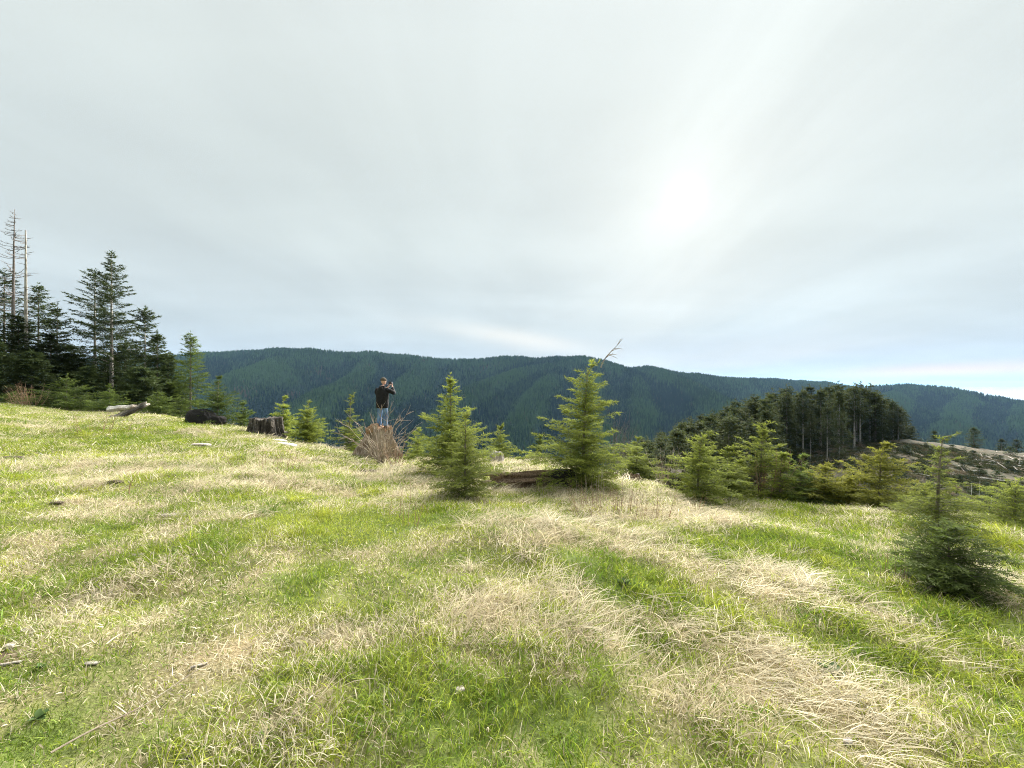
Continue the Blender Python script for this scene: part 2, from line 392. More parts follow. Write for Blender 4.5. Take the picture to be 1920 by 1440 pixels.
def hit(px, py, far=60.0):
    """ground point seen at a pixel of the photograph"""
    y = np.geomspace(.6, far, 3000); x = (px-CX)/F_PX*y; z = EYE-(py-CY)/F_PX*y
    g = np.nonzero(z < H(x, y))[0]
    i = g[0] if len(g) else int(np.argmin(np.where(y < np.interp(px, E_TAB[:, 0], E_TAB[:, 2])*1.02, z-H(x, y), 1e9)))
    return float(x[i]), float(y[i]), Hs(x[i], y[i])
def at(px, y): return (px-CX)/F_PX*y, y
def proj(x, y, z):
    yy = np.maximum(y, .15); return CX+F_PX*x/yy, CY-F_PX*(z-EYE)/yy

# dryness of the sward: + straw, - green, laid out as patches on the ground
PATCH = [(300,900,330,42,.7),(120,885,170,34,.6),(560,872,150,38,.7),(700,925,110,45,.6),(1000,890,110,34,.9),(1000,965,130,50,.7),(1180,955,130,55,.75),(860,1015,80,45,.5),
 (1310,985,110,40,.6),(1420,1085,100,36,.6),(1330,1190,170,50,.6),(1480,1220,130,45,.6),(1600,1290,220,50,.75),(1740,1390,200,45,.6),(1350,1290,140,40,.45),(100,1180,130,60,.55),(350,1110,130,40,.5),(230,1310,190,55,.4),(540,1200,130,55,.3),
 (700,1064,40,16,.5),(1860,1120,80,30,.7),(880,1405,120,30,.4),(1640,1010,140,22,.45),(270,965,150,24,.6),(1400,955,90,14,.7),(60,800,70,14,.4),(200,790,120,12,.6),(450,815,90,14,.5),(1100,1150,120,30,.4),(800,880,90,25,.5),(40,1020,60,30,.4),(1740,1115,90,24,.4),(1130,1420,120,30,.3),
 (230,825,120,15,-.9),(600,965,190,40,-.6),(700,1005,120,50,-.8),(650,1130,150,60,-.45),(830,1300,200,90,-.75),(430,1010,140,40,-.45),(1500,985,100,24,-1.),(1800,1190,140,45,-1.),(1230,1060,130,35,-.55),(50,1370,90,50,-.7),(1540,1060,120,30,-.5),
 (1850,1010,90,16,-.6),(1150,1310,120,60,-.4),(750,862,70,14,-.8),(30,935,70,20,-.8),(120,840,90,12,-.5),(930,1070,120,30,-.35),(1650,1120,90,30,-.5),(330,800,60,8,-.5),(1400,1390,150,50,-.3)]
def dryness(x, y, z):
    px, py = proj(x, y, z)
    d = .375 - .05*np.clip((y-4)/4, 0, 1) + .85*fbm(x/.9+31, y/1.2+4, 3) + 1.0*fbm(x/.27, y/.33+50, 2)
    fl = np.where(x > 0, -.5, .2)*np.clip(np.abs(x)/1.2, 0, 1); al = x*np.cos(fl)+y*np.sin(fl); ac = -x*np.sin(fl)+y*np.cos(fl)
    d = d + .75*fbm(al/1.1+8, ac/.22+14, 2)*np.clip(2.2-y/6, .25, 1)
    for a, b, ra, rb, v in PATCH:
        d = d + .34*v*np.exp(-(((px-a)/ra)**2+((py-b)/rb)**2))
    return np.clip(d, .04, .97)
def soilness(x, y, z):
    px, py = proj(x, y, z); s = 0
    for a, b, ra, rb in [(18,862,26,6),(110,850,10,4),(190,848,16,4),(105,945,16,5),(215,905,22,5),(5,1225,45,26),(240,1215,14,8),(690,884,26,6),(40,870,16,4),(1730,1015,20,6)]:
        s = s + np.exp(-(((px-a)/ra)**2+((py-b)/rb)**2))
    return np.clip(s, 0, 1)

def polar_mesh(name, radii, thetas, hfun, closed):
    nr, nt_ = len(radii), len(thetas)
    rr, tt = np.meshgrid(radii, thetas, indexing='ij')
    x = rr*np.sin(tt); y = rr*np.cos(tt); z = hfun(x, y)
    V = np.stack([x, y, z], -1).reshape(-1, 3)
    i = np.arange(nr-1)[:, None]; n = nt_ if closed else nt_-1
    j = np.arange(n)[None, :]; j2 = (j+1) % nt_
    Q = np.stack([i*nt_+j, (i+1)*nt_+j, (i+1)*nt_+j2, i*nt_+j2], -1).reshape(-1, 4)
    return V, Q
def vattr(me, name, v):
    a = me.attributes.new(name, 'FLOAT', 'POINT'); a.data.foreach_set('value', np.asarray(v, np.float32))

def build_ground():
    R = np.concatenate([[0.0], np.geomspace(.25, 420, 250)])
    T = np.linspace(-np.pi, np.pi, 600, endpoint=False)
    V, Q = polar_mesh('ground', R, T, H, True)
    me = new_mesh('ground', V, [Q[:, ::-1]], smooth=True)
    r = np.hypot(V[:, 0], V[:, 1])
    vattr(me, 'dry', dryness(V[:, 0], V[:, 1], V[:, 2])); vattr(me, 'soil', np.where(r < 45, soilness(V[:, 0], V[:, 1], V[:, 2]), 0))
    vattr(me, 'cut', np.clip((r-24)/12, 0, 1)*(V[:, 0] > -10))
    tag(link('ground', me, M['ground']), 'grassy hilltop ground falling away to a clear-cut shoulder', None, None, 'structure')
    R = np.geomspace(380, 6000, 210); T = np.linspace(rad(-72), rad(72), 560)
    V, Q = polar_mesh('hills', R, T, lambda x, y: np.where(np.hypot(x, y) > 416, HF(x, y), HF(x, y)-3), False)
    me = new_mesh('hills', V, [Q[:, ::-1]], smooth=True)
    tag(link('hills', me, M['forest_floor']), 'forested coastal hills across the valley', None, None, 'structure')
    R = np.array([2600, 4000, 7000, 14000, 30000, 70000.0]); T = np.linspace(rad(-75), rad(75), 60)
    V, Q = polar_mesh('sea', R, T, lambda x, y: x*0-296.0, False)
    sea = material('sea_water', lambda nt: princ(nt, (.06, .12, .20), .7, None, spec=.1))
    tag(link('sea', new_mesh('sea', V, [Q[:, ::-1]]), sea), 'distant blue sea beyond the right hills', None, None, 'structure')
build_ground()

# ------------------------------------------------------------------ scattering (stuff)
def euler_from(n, rz, tilt=None):
    """rotation that turns +Z to the normals n after a turn rz about Z -> XYZ eulers"""
    c, s = np.cos(rz), np.sin(rz); zero = np.zeros_like(rz)
    X = np.stack([c, s, zero], -1)
    Zv = n/np.linalg.norm(n, axis=1)[:, None]
    X = X - Zv*np.sum(X*Zv, 1)[:, None]; X /= np.linalg.norm(X, axis=1)[:, None]
    Y = np.cross(Zv, X)
    return np.stack([np.arctan2(Y[:, 2], Zv[:, 2]), -np.arcsin(np.clip(X[:, 2], -1, 1)), np.arctan2(X[:, 1], X[:, 0])], -1)
def scatter(name, P, rot, scl, idx, floats, protos, label):
    me = bpy.data.meshes.new(name); me.vertices.add(len(P)); me.vertices.foreach_set('co', np.asarray(P, np.float32).ravel())
    a = me.attributes.new('rot', 'FLOAT_VECTOR', 'POINT'); a.data.foreach_set('vector', np.asarray(rot, np.float32).ravel())
    a = me.attributes.new('scl', 'FLOAT_VECTOR', 'POINT'); a.data.foreach_set('vector', np.asarray(scl, np.float32).ravel())
    a = me.attributes.new('idx', 'INT', 'POINT'); a.data.foreach_set('value', np.asarray(idx, np.int32))
    for k, v in floats.items(): vattr(me, k, v)
    o = link(name, me); tag(o, label, None, None, 'stuff')
    c = bpy.data.collections.new(name + '_sources')
    for i, (pm, mat) in enumerate(protos):
        po = bpy.data.objects.new('%s_source_%02d' % (name, i), pm)
        if not pm.materials: pm.materials.append(mat)
        c.objects.link(po)
    ng = bpy.data.node_groups.new(name + '_scatter', 'GeometryNodeTree')
    ng.interface.new_socket('Geometry', in_out='INPUT', socket_type='NodeSocketGeometry'); ng.interface.new_socket('Geometry', in_out='OUTPUT', socket_type='NodeSocketGeometry')
    nd = ng.nodes; L = ng.links
    gi = nd.new('NodeGroupInput'); go = nd.new('NodeGroupOutput'); iop = nd.new('GeometryNodeInstanceOnPoints'); ci = nd.new('GeometryNodeCollectionInfo')
    ci.inputs['Collection'].default_value = c; ci.inputs['Separate Children'].default_value = True; ci.inputs['Reset Children'].default_value = True
    def na(n_, t):
        q = nd.new('GeometryNodeInputNamedAttribute'); q.data_type = t; q.inputs['Name'].default_value = n_
        return [s for s in q.outputs if s.enabled and s.name == 'Attribute'][0]
    e2r = nd.new('FunctionNodeEulerToRotation'); L.new(na('rot', 'FLOAT_VECTOR'), e2r.inputs[0])
    L.new(gi.outputs[0], iop.inputs['Points']); L.new(ci.outputs[0], iop.inputs['Instance']); iop.inputs['Pick Instance'].default_value = True
    L.new(na('idx', 'INT'), iop.inputs['Instance Index']); L.new(e2r.outputs[0], iop.inputs['Rotation']); L.new(na('scl', 'FLOAT_VECTOR'), iop.inputs['Scale'])
    L.new(iop.outputs[0], go.inputs[0])
    md = o.modifiers.new('scatter', 'NODES'); md.node_group = ng
    return o

def blades(name, rng, n, rx, ry, Lr, wr, tilt, curl, az=None, azs=np.pi, lift=0.0, rows=4):
    root = np.stack([rng.normal(0, rx, n), rng.normal(0, ry, n), -rng.random(n)*.02 + lift*rng.random(n)], -1)
    phi = rng.uniform(-np.pi, np.pi, n) if az is None else az + rng.normal(0, azs, n)
    L_ = rng.uniform(*Lr, n); w = rng.uniform(*wr, n); t0 = rng.uniform(*tilt, n); cu = rng.uniform(*curl, n); tw = rng.normal(0, .5, n)
    s = np.linspace(0, 1, rows)
    pos = [root]; cur = root.copy()
    for k in range(1, rows):
        tl = t0 + cu*(s[k]+s[k-1])/2; ph = phi + tw*s[k]
        step = np.stack([np.sin(tl)*np.cos(ph), np.sin(tl)*np.sin(ph), np.cos(tl)], -1)*(L_/(rows-1))[:, None]
        cur = cur + step
        cur[:, 2] = np.maximum(cur[:, 2], -.005 + lift*.15)
        pos.append(cur.copy())
    pos = np.stack(pos, 1)
    roll = rng.uniform(-.9, .9, n)
    side = np.stack([-np.sin(phi)*np.cos(roll), np.cos(phi)*np.cos(roll), np.sin(roll)], -1)
    wid = np.array([.75, 1.0, .8, .12]) if rows == 4 else np.linspace(1, .15, rows)
    off = side[:, None, :]*(w[:, None]*wid[None, :]*.5)[:, :, None]
    V = np.stack([pos-off, pos+off], 2).reshape(-1, 3)
    b = (np.arange(n)*rows*2)[:, None]; k = np.arange(rows-1)[None, :]*2
    Q = np.stack([b+k, b+k+1, b+k+3, b+k+2], -1).reshape(-1, 4)
    return new_mesh(name, V, [Q], {'tint': np.repeat(rng.random(n), rows-1)})

def knoll_points(rng, dens, y0, y1, margin=1.12):
    xs = y1*1.45+3
    n = int(dens*(y1-y0)*2*xs)
    x = rng.uniform(-xs, xs, n); y = rng.uniform(y0, y1, n)
    r = np.hypot(x, y); th = np.degrees(np.arctan2(x, y)); re = np.interp(th, _th, _re)
    k = (np.abs(x) < y*1.4+2.2) & (r < re*margin+.8)
    return x[k], y[k]
def normals(x, y, e=.25):
    zx = (H(x+e, y)-H(x-e, y))/(2*e); zy = (H(x, y+e)-H(x, y-e))/(2*e)
    return np.stack([-zx, -zy, np.ones_like(zx)], -1)

def build_grass():
    rng = np.random.default_rng(21)
    G = [(blades('turf_%d' % i, rng, 34, .075, .075, (.024, .058), (.0034, .0058), (.1, .9), (.2, 1.3)), M['blade']) for i in range(4)]
    G += [(blades('tuft_%d' % i, rng, 32, .055, .055, (.06, .13), (.0036, .0060), (.05, .7), (.4, 1.6)), M['blade']) for i in range(4)]
    G += [(blades('far_tuft_%d' % i, rng, 30, .12, .12, (.06, .15), (.009, .015), (.1, .8), (.3, 1.4)), M['blade']) for i in range(3)]
    X = []; Y = []; I = []; S = []
    def add(x, y, idx, s): X.append(x); Y.append(y); I.append(idx); S.append(s)
    for y0, y1, d in ((.45, 3.0, 300), (3.0, 5.5, 190), (5.5, 9.5, 95)):
        x, y = knoll_points(rng, d, y0, y1); n = len(x)
        long_ = (fbm(x/1.1+9, y/1.3+3, 3)*2.4 + np.where(x > .9, .08, -.45) + np.clip((y-2.5)/8, 0, .45) + rng.normal(0, .16, n)) > .12
        add(x, y, np.where(long_, rng.integers(4, 8, n), rng.integers(0, 4, n)), rng.uniform(.65, 1.1, n)*np.where(y > 5.5, 1.75, np.where(y > 3, 1.3, 1))*np.clip(.72+.12*y, .8, 1))
    for y0, y1, d in ((9.5, 18, 55), (18, 42, 22)):
        x, y = knoll_points(rng, d, y0, y1, 1.2); n = len(x)
        add(x, y, rng.integers(8, 11, n), rng.uniform(.7, 1.25, n)*(1 if y1 < 20 else 1.35))
    G += [(blades('green_tussock_%d' % i, rng, 90, .06, .06, (.12, .30), (.0035, .0065), (.05, .9), (.5, 1.6)), M['blade']) for i in range(3)]
    x, y = knoll_points(rng, 2.2, 2.2, 24, 1.05); n = len(x); k = rng.random(n) < np.clip(.25+.4*np.tanh(x)+.3*np.clip((y-4)/5, 0, 1)+1.6*fbm(x/1.7+44, y/1.7, 2), 0, 1); x, y = x[k], y[k]; n = len(x)
    add(x, y, rng.integers(11, 14, n), rng.uniform(.5, 1.1, n)*(1+.3*(y > 9)))
    x = np.concatenate(X); y = np.concatenate(Y); idx = np.concatenate(I); s = np.concatenate(S); n = len(x)
    z = H(x, y); so = soilness(x, y, z); k = rng.random(n) > so*.95
    x, y, z, idx, s = x[k], y[k], z[k], idx[k], s[k]; n = len(x)
    d = dryness(x, y, z); hue = np.clip(.48 + 1.3*fbm(x/.8+2, y/.9+60, 3) + rng.normal(0, .26, n), 0, 1)
    rot = euler_from(normals(x, y)*np.array([[.7, .7, 1]]), rng.uniform(-np.pi, np.pi, n))
    sz = s*np.where(d > .75, .8, 1.0)
    scatter('grass', np.stack([x, y, z], -1), rot, np.stack([s, s, sz], -1), idx, {'dry': np.clip(d*.95-.05, .10, .85), 'hue': hue}, G, 'short green and straw-flecked turf over the hilltop')
    # long dead grass, combed flat by the wind
    D = [(blades('mat_%d' % i, rng, 20, .14, .08, (.12, .32), (.0034, .0055), (.7, 1.35), (.15, .7), 0.0, .5, .05), M['blade']) for i in range(4)]
    D += [(blades('arch_%d' % i, rng, 20, .06, .05, (.14, .30), (.0034, .0052), (.25, .9), (.8, 1.7), 0.0, .7, .0), M['blade']) for i in range(3)]
    D += [(blades('far_mat_%d' % i, rng, 20, .20, .14, (.16, .36), (.010, .016), (.25, 1.25), (.3, 1.1), 0.0, .6, .05), M['blade']) for i in range(3)]
    D += [(blades('thatch_%d' % i, rng, 30, .09, .09, (.03, .09), (.0034, .0058), (.7, 1.45), (.0, .6), None, 0, .04), M['blade']) for i in range(3)]
    D += [(blades('tussock_%d' % i, rng, 80, .06, .06, (.16, .40), (.0035, .0075), (.1, 1.15), (.7, 1.7), None, 0, 0), M['blade']) for i in range(4)]
    D += [(blades('far_tussock_%d' % i, rng, 70, .10, .08, (.18, .42), (.009, .016), (.1, 1.2), (.6, 1.6), None, 0, 0), M['blade']) for i in range(3)]
    X = []; Y = []; I = []; S = []
    for y0, y1, dn in ((.45, 3.0, 150), (3.0, 5.5, 120), (5.5, 9.5, 85)):
        x, y = knoll_points(rng, dn, y0, y1); n = len(x); z = H(x, y); d = dryness(x, y, z)
        longm = np.clip(.45 + .5*np.tanh((x+.1)/.9) + .55*np.clip((y-3.2)/4, 0, 1), .05, 1)          # long grass on the right and further out, thatch on the near left
        k = rng.random(n) < np.clip((d-.40)*.72, 0, .5)
        x, y, longm, d = x[k], y[k], longm[k], d[k]; n = len(x)
        isl = rng.random(n) < longm
        add(x, y, np.where(isl, np.where(rng.random(n) < .68, rng.integers(0, 4, n), rng.integers(4, 7, n)), rng.integers(10, 13, n)), rng.uniform(.7, 1.2, n))
    for y0, y1, dn in ((9.5, 18, 42), (18, 42, 16)):
        x, y = knoll_points(rng, dn, y0, y1, 1.15); n = len(x); z = H(x, y); d = dryness(x, y, z)
        k = rng.random(n) < np.clip((d-.42)*.78, 0, .55); x, y = x[k], y[k]; n = len(x)
        add(x, y, rng.integers(7, 10, n), rng.uniform(.6, 1.1, n)*(1 if y1 < 20 else 1.2))
    for y0, y1, dn, lo, hi in ((2.9, 9.5, 3.2, 13, 17), (9.5, 42, 2.4, 17, 20)):
        x, y = knoll_points(rng, dn, y0, y1, 1.1); n = len(x); d = dryness(x, y, H(x, y))
        k = rng.random(n) < np.clip((d-.30)*1.6, 0, 1)*np.clip(.35+.5*np.tanh((x+.1)/.9)+.5*np.clip((y-3.2)/4, 0, 1), .05, 1); x, y = x[k], y[k]; n = len(x)
        add(x, y, rng.integers(lo, hi, n), rng.uniform(.45, 1.15, n))
    x = np.concatenate(X); y = np.concatenate(Y); idx = np.concatenate(I); s = np.concatenate(S)
    z = H(x, y); so = soilness(x, y, z); k = rng.random(len(x)) > so*.9
    x, y, z, idx, s = x[k], y[k], z[k], idx[k], s[k]; n = len(x)
    flow = np.where(x > 0, -.55, .25)*np.clip(np.abs(x)/1.2, 0, 1) + 2.0*fbm(x/1.6+70, y/1.6+12, 3) + rng.normal(0, .16, n)*np.where(y > 9, 3.0, 1.2)
    rot = euler_from(normals(x, y), flow)
    hue = np.clip(.5 + 1.0*fbm(x/.7+20, y/.7+6, 3) + rng.normal(0, .2, n), 0, 1)
    scatter('dry_grass', np.stack([x, y, z + .01], -1), rot, np.stack([s, s, s], -1), idx, {'dry': np.full(n, 2.0), 'hue': hue}, D, 'long bleached dead grass combed flat over the turf')
build_grass()

# ------------------------------------------------------------------ conifers
def unit(v): return v/(np.linalg.norm(v, axis=-1, keepdims=True)+1e-9)
def conifer(rng, Ht, R, clear=.04, nb=90, prof=.8, e_low=.05, e_top=.75, droop=.9, twig_gap=.09, twig_len=.33, nl=5, leaf=(.05, .014), bend=(0, 0), nod=.0, trunk_r=None, dead_low=.0, irregular=.25, tip=.95, sides=6, widest=.12, twig_min=.05, skew=.9, thin_top=False, q0=.12):
    """Returns trunk, branch and foliage meshes (numpy) for one conifer standing at the origin."""
    tr = trunk_r or Ht*.011+.008
    def centre(t):
        t = np.asarray(t, float); nd = np.clip((t-.86)/.14, 0, 1)
        return np.stack([bend[0]*t**2.2 + nod*Ht*.10*nd**1.6, bend[1]*t**2.2, Ht*t - abs(nod)*Ht*.055*nd**2.2], -1)
    tt = np.linspace(0, 1, 16); tpts = centre(tt); tpts[0, 2] -= .15
    trunk = [(tpts, tr*(1-tt)**.85 + .0015*Ht**.5)]
    t = clear + (tip-clear)*np.sort(rng.random(nb))**skew
    if thin_top: t = t[(t < .45) | (rng.random(nb) < np.interp(t, [.45, .85], [1, .28]))]; nb = len(t)
    az = np.arange(nb)*2.39996 + rng.normal(0, .5, nb)
    wprof = np.where(t < widest, .72+.28*np.clip((t-clear)/(max(widest-clear, .01)), 0, 1), ((1-t)/(1-widest))**prof)
    Lb = R*wprof*np.clip(rng.normal(1, irregular, nb), .3, 1.7) + .03*Ht*.3
    K = 7; s = np.linspace(0, 1, K)
    e0 = e_low + (e_top-e_low)*t + rng.normal(0, .12, nb)
    br = []; TS = []; TD = []; TL = []; TT = []; TU = []
    for i in range(nb):
        el = e0[i] - droop*(s**1.3)*(1-.45*t[i])
        dirs = np.stack([np.cos(el)*math.cos(az[i]), np.cos(el)*math.sin(az[i]), np.sin(el)], -1)
        dirs[:, 0] += bend[0]/Ht*.5*s
        P = np.concatenate([[centre(t[i])], centre(t[i]) + np.cumsum(unit(dirs[:-1])*Lb[i]/(K-1), 0)])
        br.append((P, (.12*tr*(1-t[i]*.6)+.002)*(1-.85*s)))
        if t[i] < dead_low: continue
        m = max(3, int(Lb[i]/twig_gap))
        q = np.linspace(q0, 1.0, m) + rng.normal(0, .02, m); q = np.clip(q, .05, 1)
        px_ = np.stack([np.interp(q, s, P[:, k]) for k in range(3)], -1)
        dx_ = unit(np.stack([np.interp(q, s, dirs[:, k]) for k in range(3)], -1))
        sd = unit(np.cross(dx_, np.array([0, 0, 1.0])))
        br_tint = rng.normal(0, .13)
        for sg in (-1, 1):
            lt = (twig_len*Lb[i]*(1-q)**.7*np.clip(rng.normal(1, .25, m), .3, 1.6) + twig_min*(1-.55*t[i]))
            dd = unit(dx_*.62 + sg*sd*.75 + rng.normal(0, .16, (m, 3)) - np.array([0, 0, .12]))
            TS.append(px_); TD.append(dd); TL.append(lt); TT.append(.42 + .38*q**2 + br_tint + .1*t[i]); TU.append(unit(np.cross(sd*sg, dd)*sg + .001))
        TS.append(px_[-2:]); TD.append(dx_[-2:]); TL.append(np.full(2, twig_min*1.6)); TT.append(np.full(2, .85)); TU.append(np.tile([[0, 0, 1.0]], (2, 1)))
    # leader
    lt_ = np.linspace(tip-.12, 1, 10); lp = centre(lt_); ld = unit(np.gradient(lp, axis=0))
    TS.append(lp); TD.append(unit(ld + rng.normal(0, .5, lp.shape))); TL.append(np.full(10, twig_min*.9)); TT.append(np.full(10, .8)); TU.append(np.tile([[0, 0, 1.0]], (10, 1)))
    TS = np.concatenate(TS); TD = np.concatenate(TD); TL = np.concatenate(TL); TT = np.concatenate(TT)
    n = len(TS)
    f = (np.arange(nl)+.35)/nl
    fr = np.clip(f[None, :] + rng.normal(0, .06, (n, nl)), 0, 1)
    base = TS[:, None, :] + TD[:, None, :]*(TL[:, None]*fr)[:, :, None] - np.array([0, 0, 1.0])*((TL[:, None]*fr)**2*.55)[:, :, None]
    side = unit(np.cross(TD, np.array([0, 0, 1.0])+rng.normal(0, .25, (n, 3))))
    sg = np.where(np.arange(nl) % 2 == 0, 1, -1)[None, :, None]
    ldir = unit(TD[:, None, :]*.8 + sg*side[:, None, :]*.75 + rng.normal(0, .28, (n, nl, 3)))
    ll = leaf[0]*np.clip(rng.normal(1, .25, (n, nl)), .5, 1.6); lw = leaf[1]
    wdir = unit(np.cross(ldir, rng.normal(0, .45, (n, nl, 3)) + np.array([0, 0, 1.0])))
    A = base - wdir*lw*.5; B = base + wdir*lw*.5 + ldir*(ll*.25)[:, :, None]; C = base + ldir*ll[:, :, None]
    V = np.stack([A, B, C], 2).reshape(-1, 3); F = np.arange(len(V)).reshape(-1, 3)
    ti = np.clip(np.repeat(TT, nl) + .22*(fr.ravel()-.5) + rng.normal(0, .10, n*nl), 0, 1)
    return tubes(trunk, max(sides, 6)), tubes(br, 3, False), (V, F, ti)
def tree_parts(root, data, needles, bark='bark'):
    (tv, tf), (bv, bf), (fv, ff, ti) = data
    link('trunk', new_mesh('trunk', tv, tf, smooth=True), M[bark], root)
    link('branches', new_mesh('branches', bv, bf), M[bark], root)['kind'] = 'stuff'
    link('crown', new_mesh('crown', fv, [ff], {'tint': ti}), M[needles], root)

# young hemlocks along the edge: px, top py, base py (None: behind the edge), depth or None, half width px, needles, nod, seed, label
YOUNG = [
 (845, 703, 893, None, 66, 'hemlock', .0, 1, 'dense young hemlock right of the man, behind a shorter one'),
 (872, 772, 935, None, 60, 'hemlock', .2, 2, 'short bushy hemlock in front of a taller one, centre'),
 (1093, 668, 916, None, 76, 'hemlock', .9, 3, 'tallest young hemlock in the middle, with a thin bent leader'),
 (1194, 818, 902, None, 36, 'hemlock', .4, 4, 'small rounded hemlock right behind the flat pale stumps'),
 (1308, 800, 944, None, 48, 'hemlock', 1.5, 5, 'young hemlock whose long leader bows right, beside the mossy root stump'),
 (1425, 783, 930, None, 54, 'hemlock', 1.1, 6, 'thin wind-bent hemlock with bare lower branches against the dark stand'),
 (1500, 850, 940, None, 36, 'hemlock_dark', .9, 7, 'small dark hemlock between a bare-branched one and a yellow one'),
 (1545, 868, 956, None, 50, 'hemlock_yellow', .8, 8, 'low yellowish hemlock in front of the dark stand'),
 (1648, 824, 962, None, 56, 'hemlock_yellow', 1.3, 9, 'yellow-green hemlock with bowed leader beside the clear-cut'),
 (1778, 985, 1106, None, 70, 'hemlock_dark', .5, 10, 'low dense dark hemlock bush nearest on the right'),
 (1757, 800, 1004, None, 40, 'hemlock', 1.3, 26, 'taller open hemlock with bowed leader just behind the low dark bush'),
 (1902, 895, 992, None, 66, 'hemlock', .8, 11, 'hemlock cut by the right picture edge'),
 (577, 750, 828, None, 30, 'hemlock', .3, 12, 'neat cone-shaped young hemlock left of the man'),
 (531, 742, 814, None, 26, 'hemlock', .4, 13, 'slim young hemlock just right of the dark upright stump'),
 (655, 735, None, 17.0, 26, 'hemlock', .5, 14, 'sparse hemlock behind the left flank of the big stump'),
 (783, 800, None, 16.5, 26, 'hemlock', .4, 15, 'low hemlock behind the right root of the big stump'),
 (937, 793, None, 17.5, 30, 'hemlock', .5, 16, 'small hemlock behind the grey boulder'),
 (1012, 815, None, 18.0, 24, 'hemlock_dark', .3, 17, 'small dark hemlock left of the tallest young one'),
 (408, 703, 797, None, 38, 'hemlock_dark', .4, 18, 'young hemlock over the black charred stump'),
 (455, 752, None, 25.0, 22, 'hemlock_dark', .4, 19, 'little hemlock left of the dark upright stump'),
 (125, 700, None, 33.0, 44, 'hemlock_dark', .2, 20, 'broad bushy hemlock at the foot of the left wood'),
 (205, 720, None, 31.0, 30, 'hemlock_dark', .2, 21, 'bushy hemlock in front of the pale trunk, left wood'),
 (295, 735, None, 29.0, 34, 'hemlock_dark', .2, 22, 'low hemlock right of the grey driftwood log'),
 (22, 735, None, 33.5, 28, 'hemlock_dark', .2, 23, 'low hemlock at the left picture edge'),
 (1735, 905, 972, None, 44, 'hemlock', .7, 24, 'low spreading hemlock behind the nearest one on the right'),
 (1362, 832, 940, None, 30, 'hemlock', 1.2, 27, 'feathery hemlock leaning right between the two bowed ones'),
 (1592, 893, 958, None, 30, 'hemlock_yellow', .8, 28, 'low yellowish hemlock between two taller yellow ones'),
 (1462, 845, 946, None, 28, 'hemlock', 1.1, 29, 'hemlock with drooping tips right of the bare-branched one'),
 (1385, 860, 936, None, 30, 'hemlock', .6, 25, 'short hemlock between two bowed ones'),
]
def build_young():
    for px, top, base, dep, hw, nd, nod, seed, lab in YOUNG:
        if base is not None:
            x, y, z = hit(px, base)
        else:
            x, y = at(px, dep); z = Hs(x, y)
        ztop = EYE-(top-CY)/F_PX*y; Ht = max(ztop - z, .5); R = hw/F_PX*y
        rng = np.random.default_rng(100+seed)
        near = y < 8
        lf = (.046, .011) if near else ((.072, .019) if y < 19 else (.12, .036))
        gap = .045 if near else (.06 if y < 19 else .10)
        R *= 1.12 if 5 <= seed <= 9 or seed >= 25 else .95; kw = dict(thin_top=True, q0=.04, clear=.01, nb=int(80+Ht*28), prof=1.12, e_low=.38, e_top=.85, droop=.7, twig_gap=gap, twig_len=.34, nl=8 if y < 19 else 5, leaf=lf, bend=(.05*Ht*nod, 0), nod=nod, irregular=.52, twig_min=.055, tip=.96, skew=1.45)
        if 5 <= seed <= 9 or seed >= 25: kw.update(nb=int(78+Ht*30), irregular=.65)
        if seed == 10: kw.update(nb=190, irregular=.35, prof=.55, nl=9, e_low=.3)
        if seed == 6: kw.update(dead_low=.3)
        if seed == 3: kw.update(nb=230, prof=1.0, irregular=.6)
        if seed in (1, 2, 12): kw.update(nb=int(120+Ht*40), e_low=.5)
        data = conifer(rng, Ht, R, **kw)
        root = thing('young_hemlock', (x, y, z), lab, 'tree', 'young hemlocks along the edge of the hilltop')
        tree_parts(root, data, nd)
        if seed == 3:
            q = np.linspace(0, 1, 7); b0 = data[0][0][-2] - np.array([0, 0, .1]); P = b0 + np.stack([.34*q**1.2, 0*q, .46*q**.8], -1); br = [(P, .014*(1-.7*q))]
            for g in range(7):
                j = int(rng.integers(2, 7)); e = unit(np.array([.8, rng.normal(0, .4), .5+rng.normal(0, .5)])); br.append((np.stack([P[j], P[j]+e*.10, P[j]+e*.2+np.array([0, 0, -.02])]), np.array([.007, .005, .003])))
            link('dead_leader', new_mesh('dead_leader', *tubes(br, 4)), M['twig'], root)['kind'] = 'stuff'
build_young()

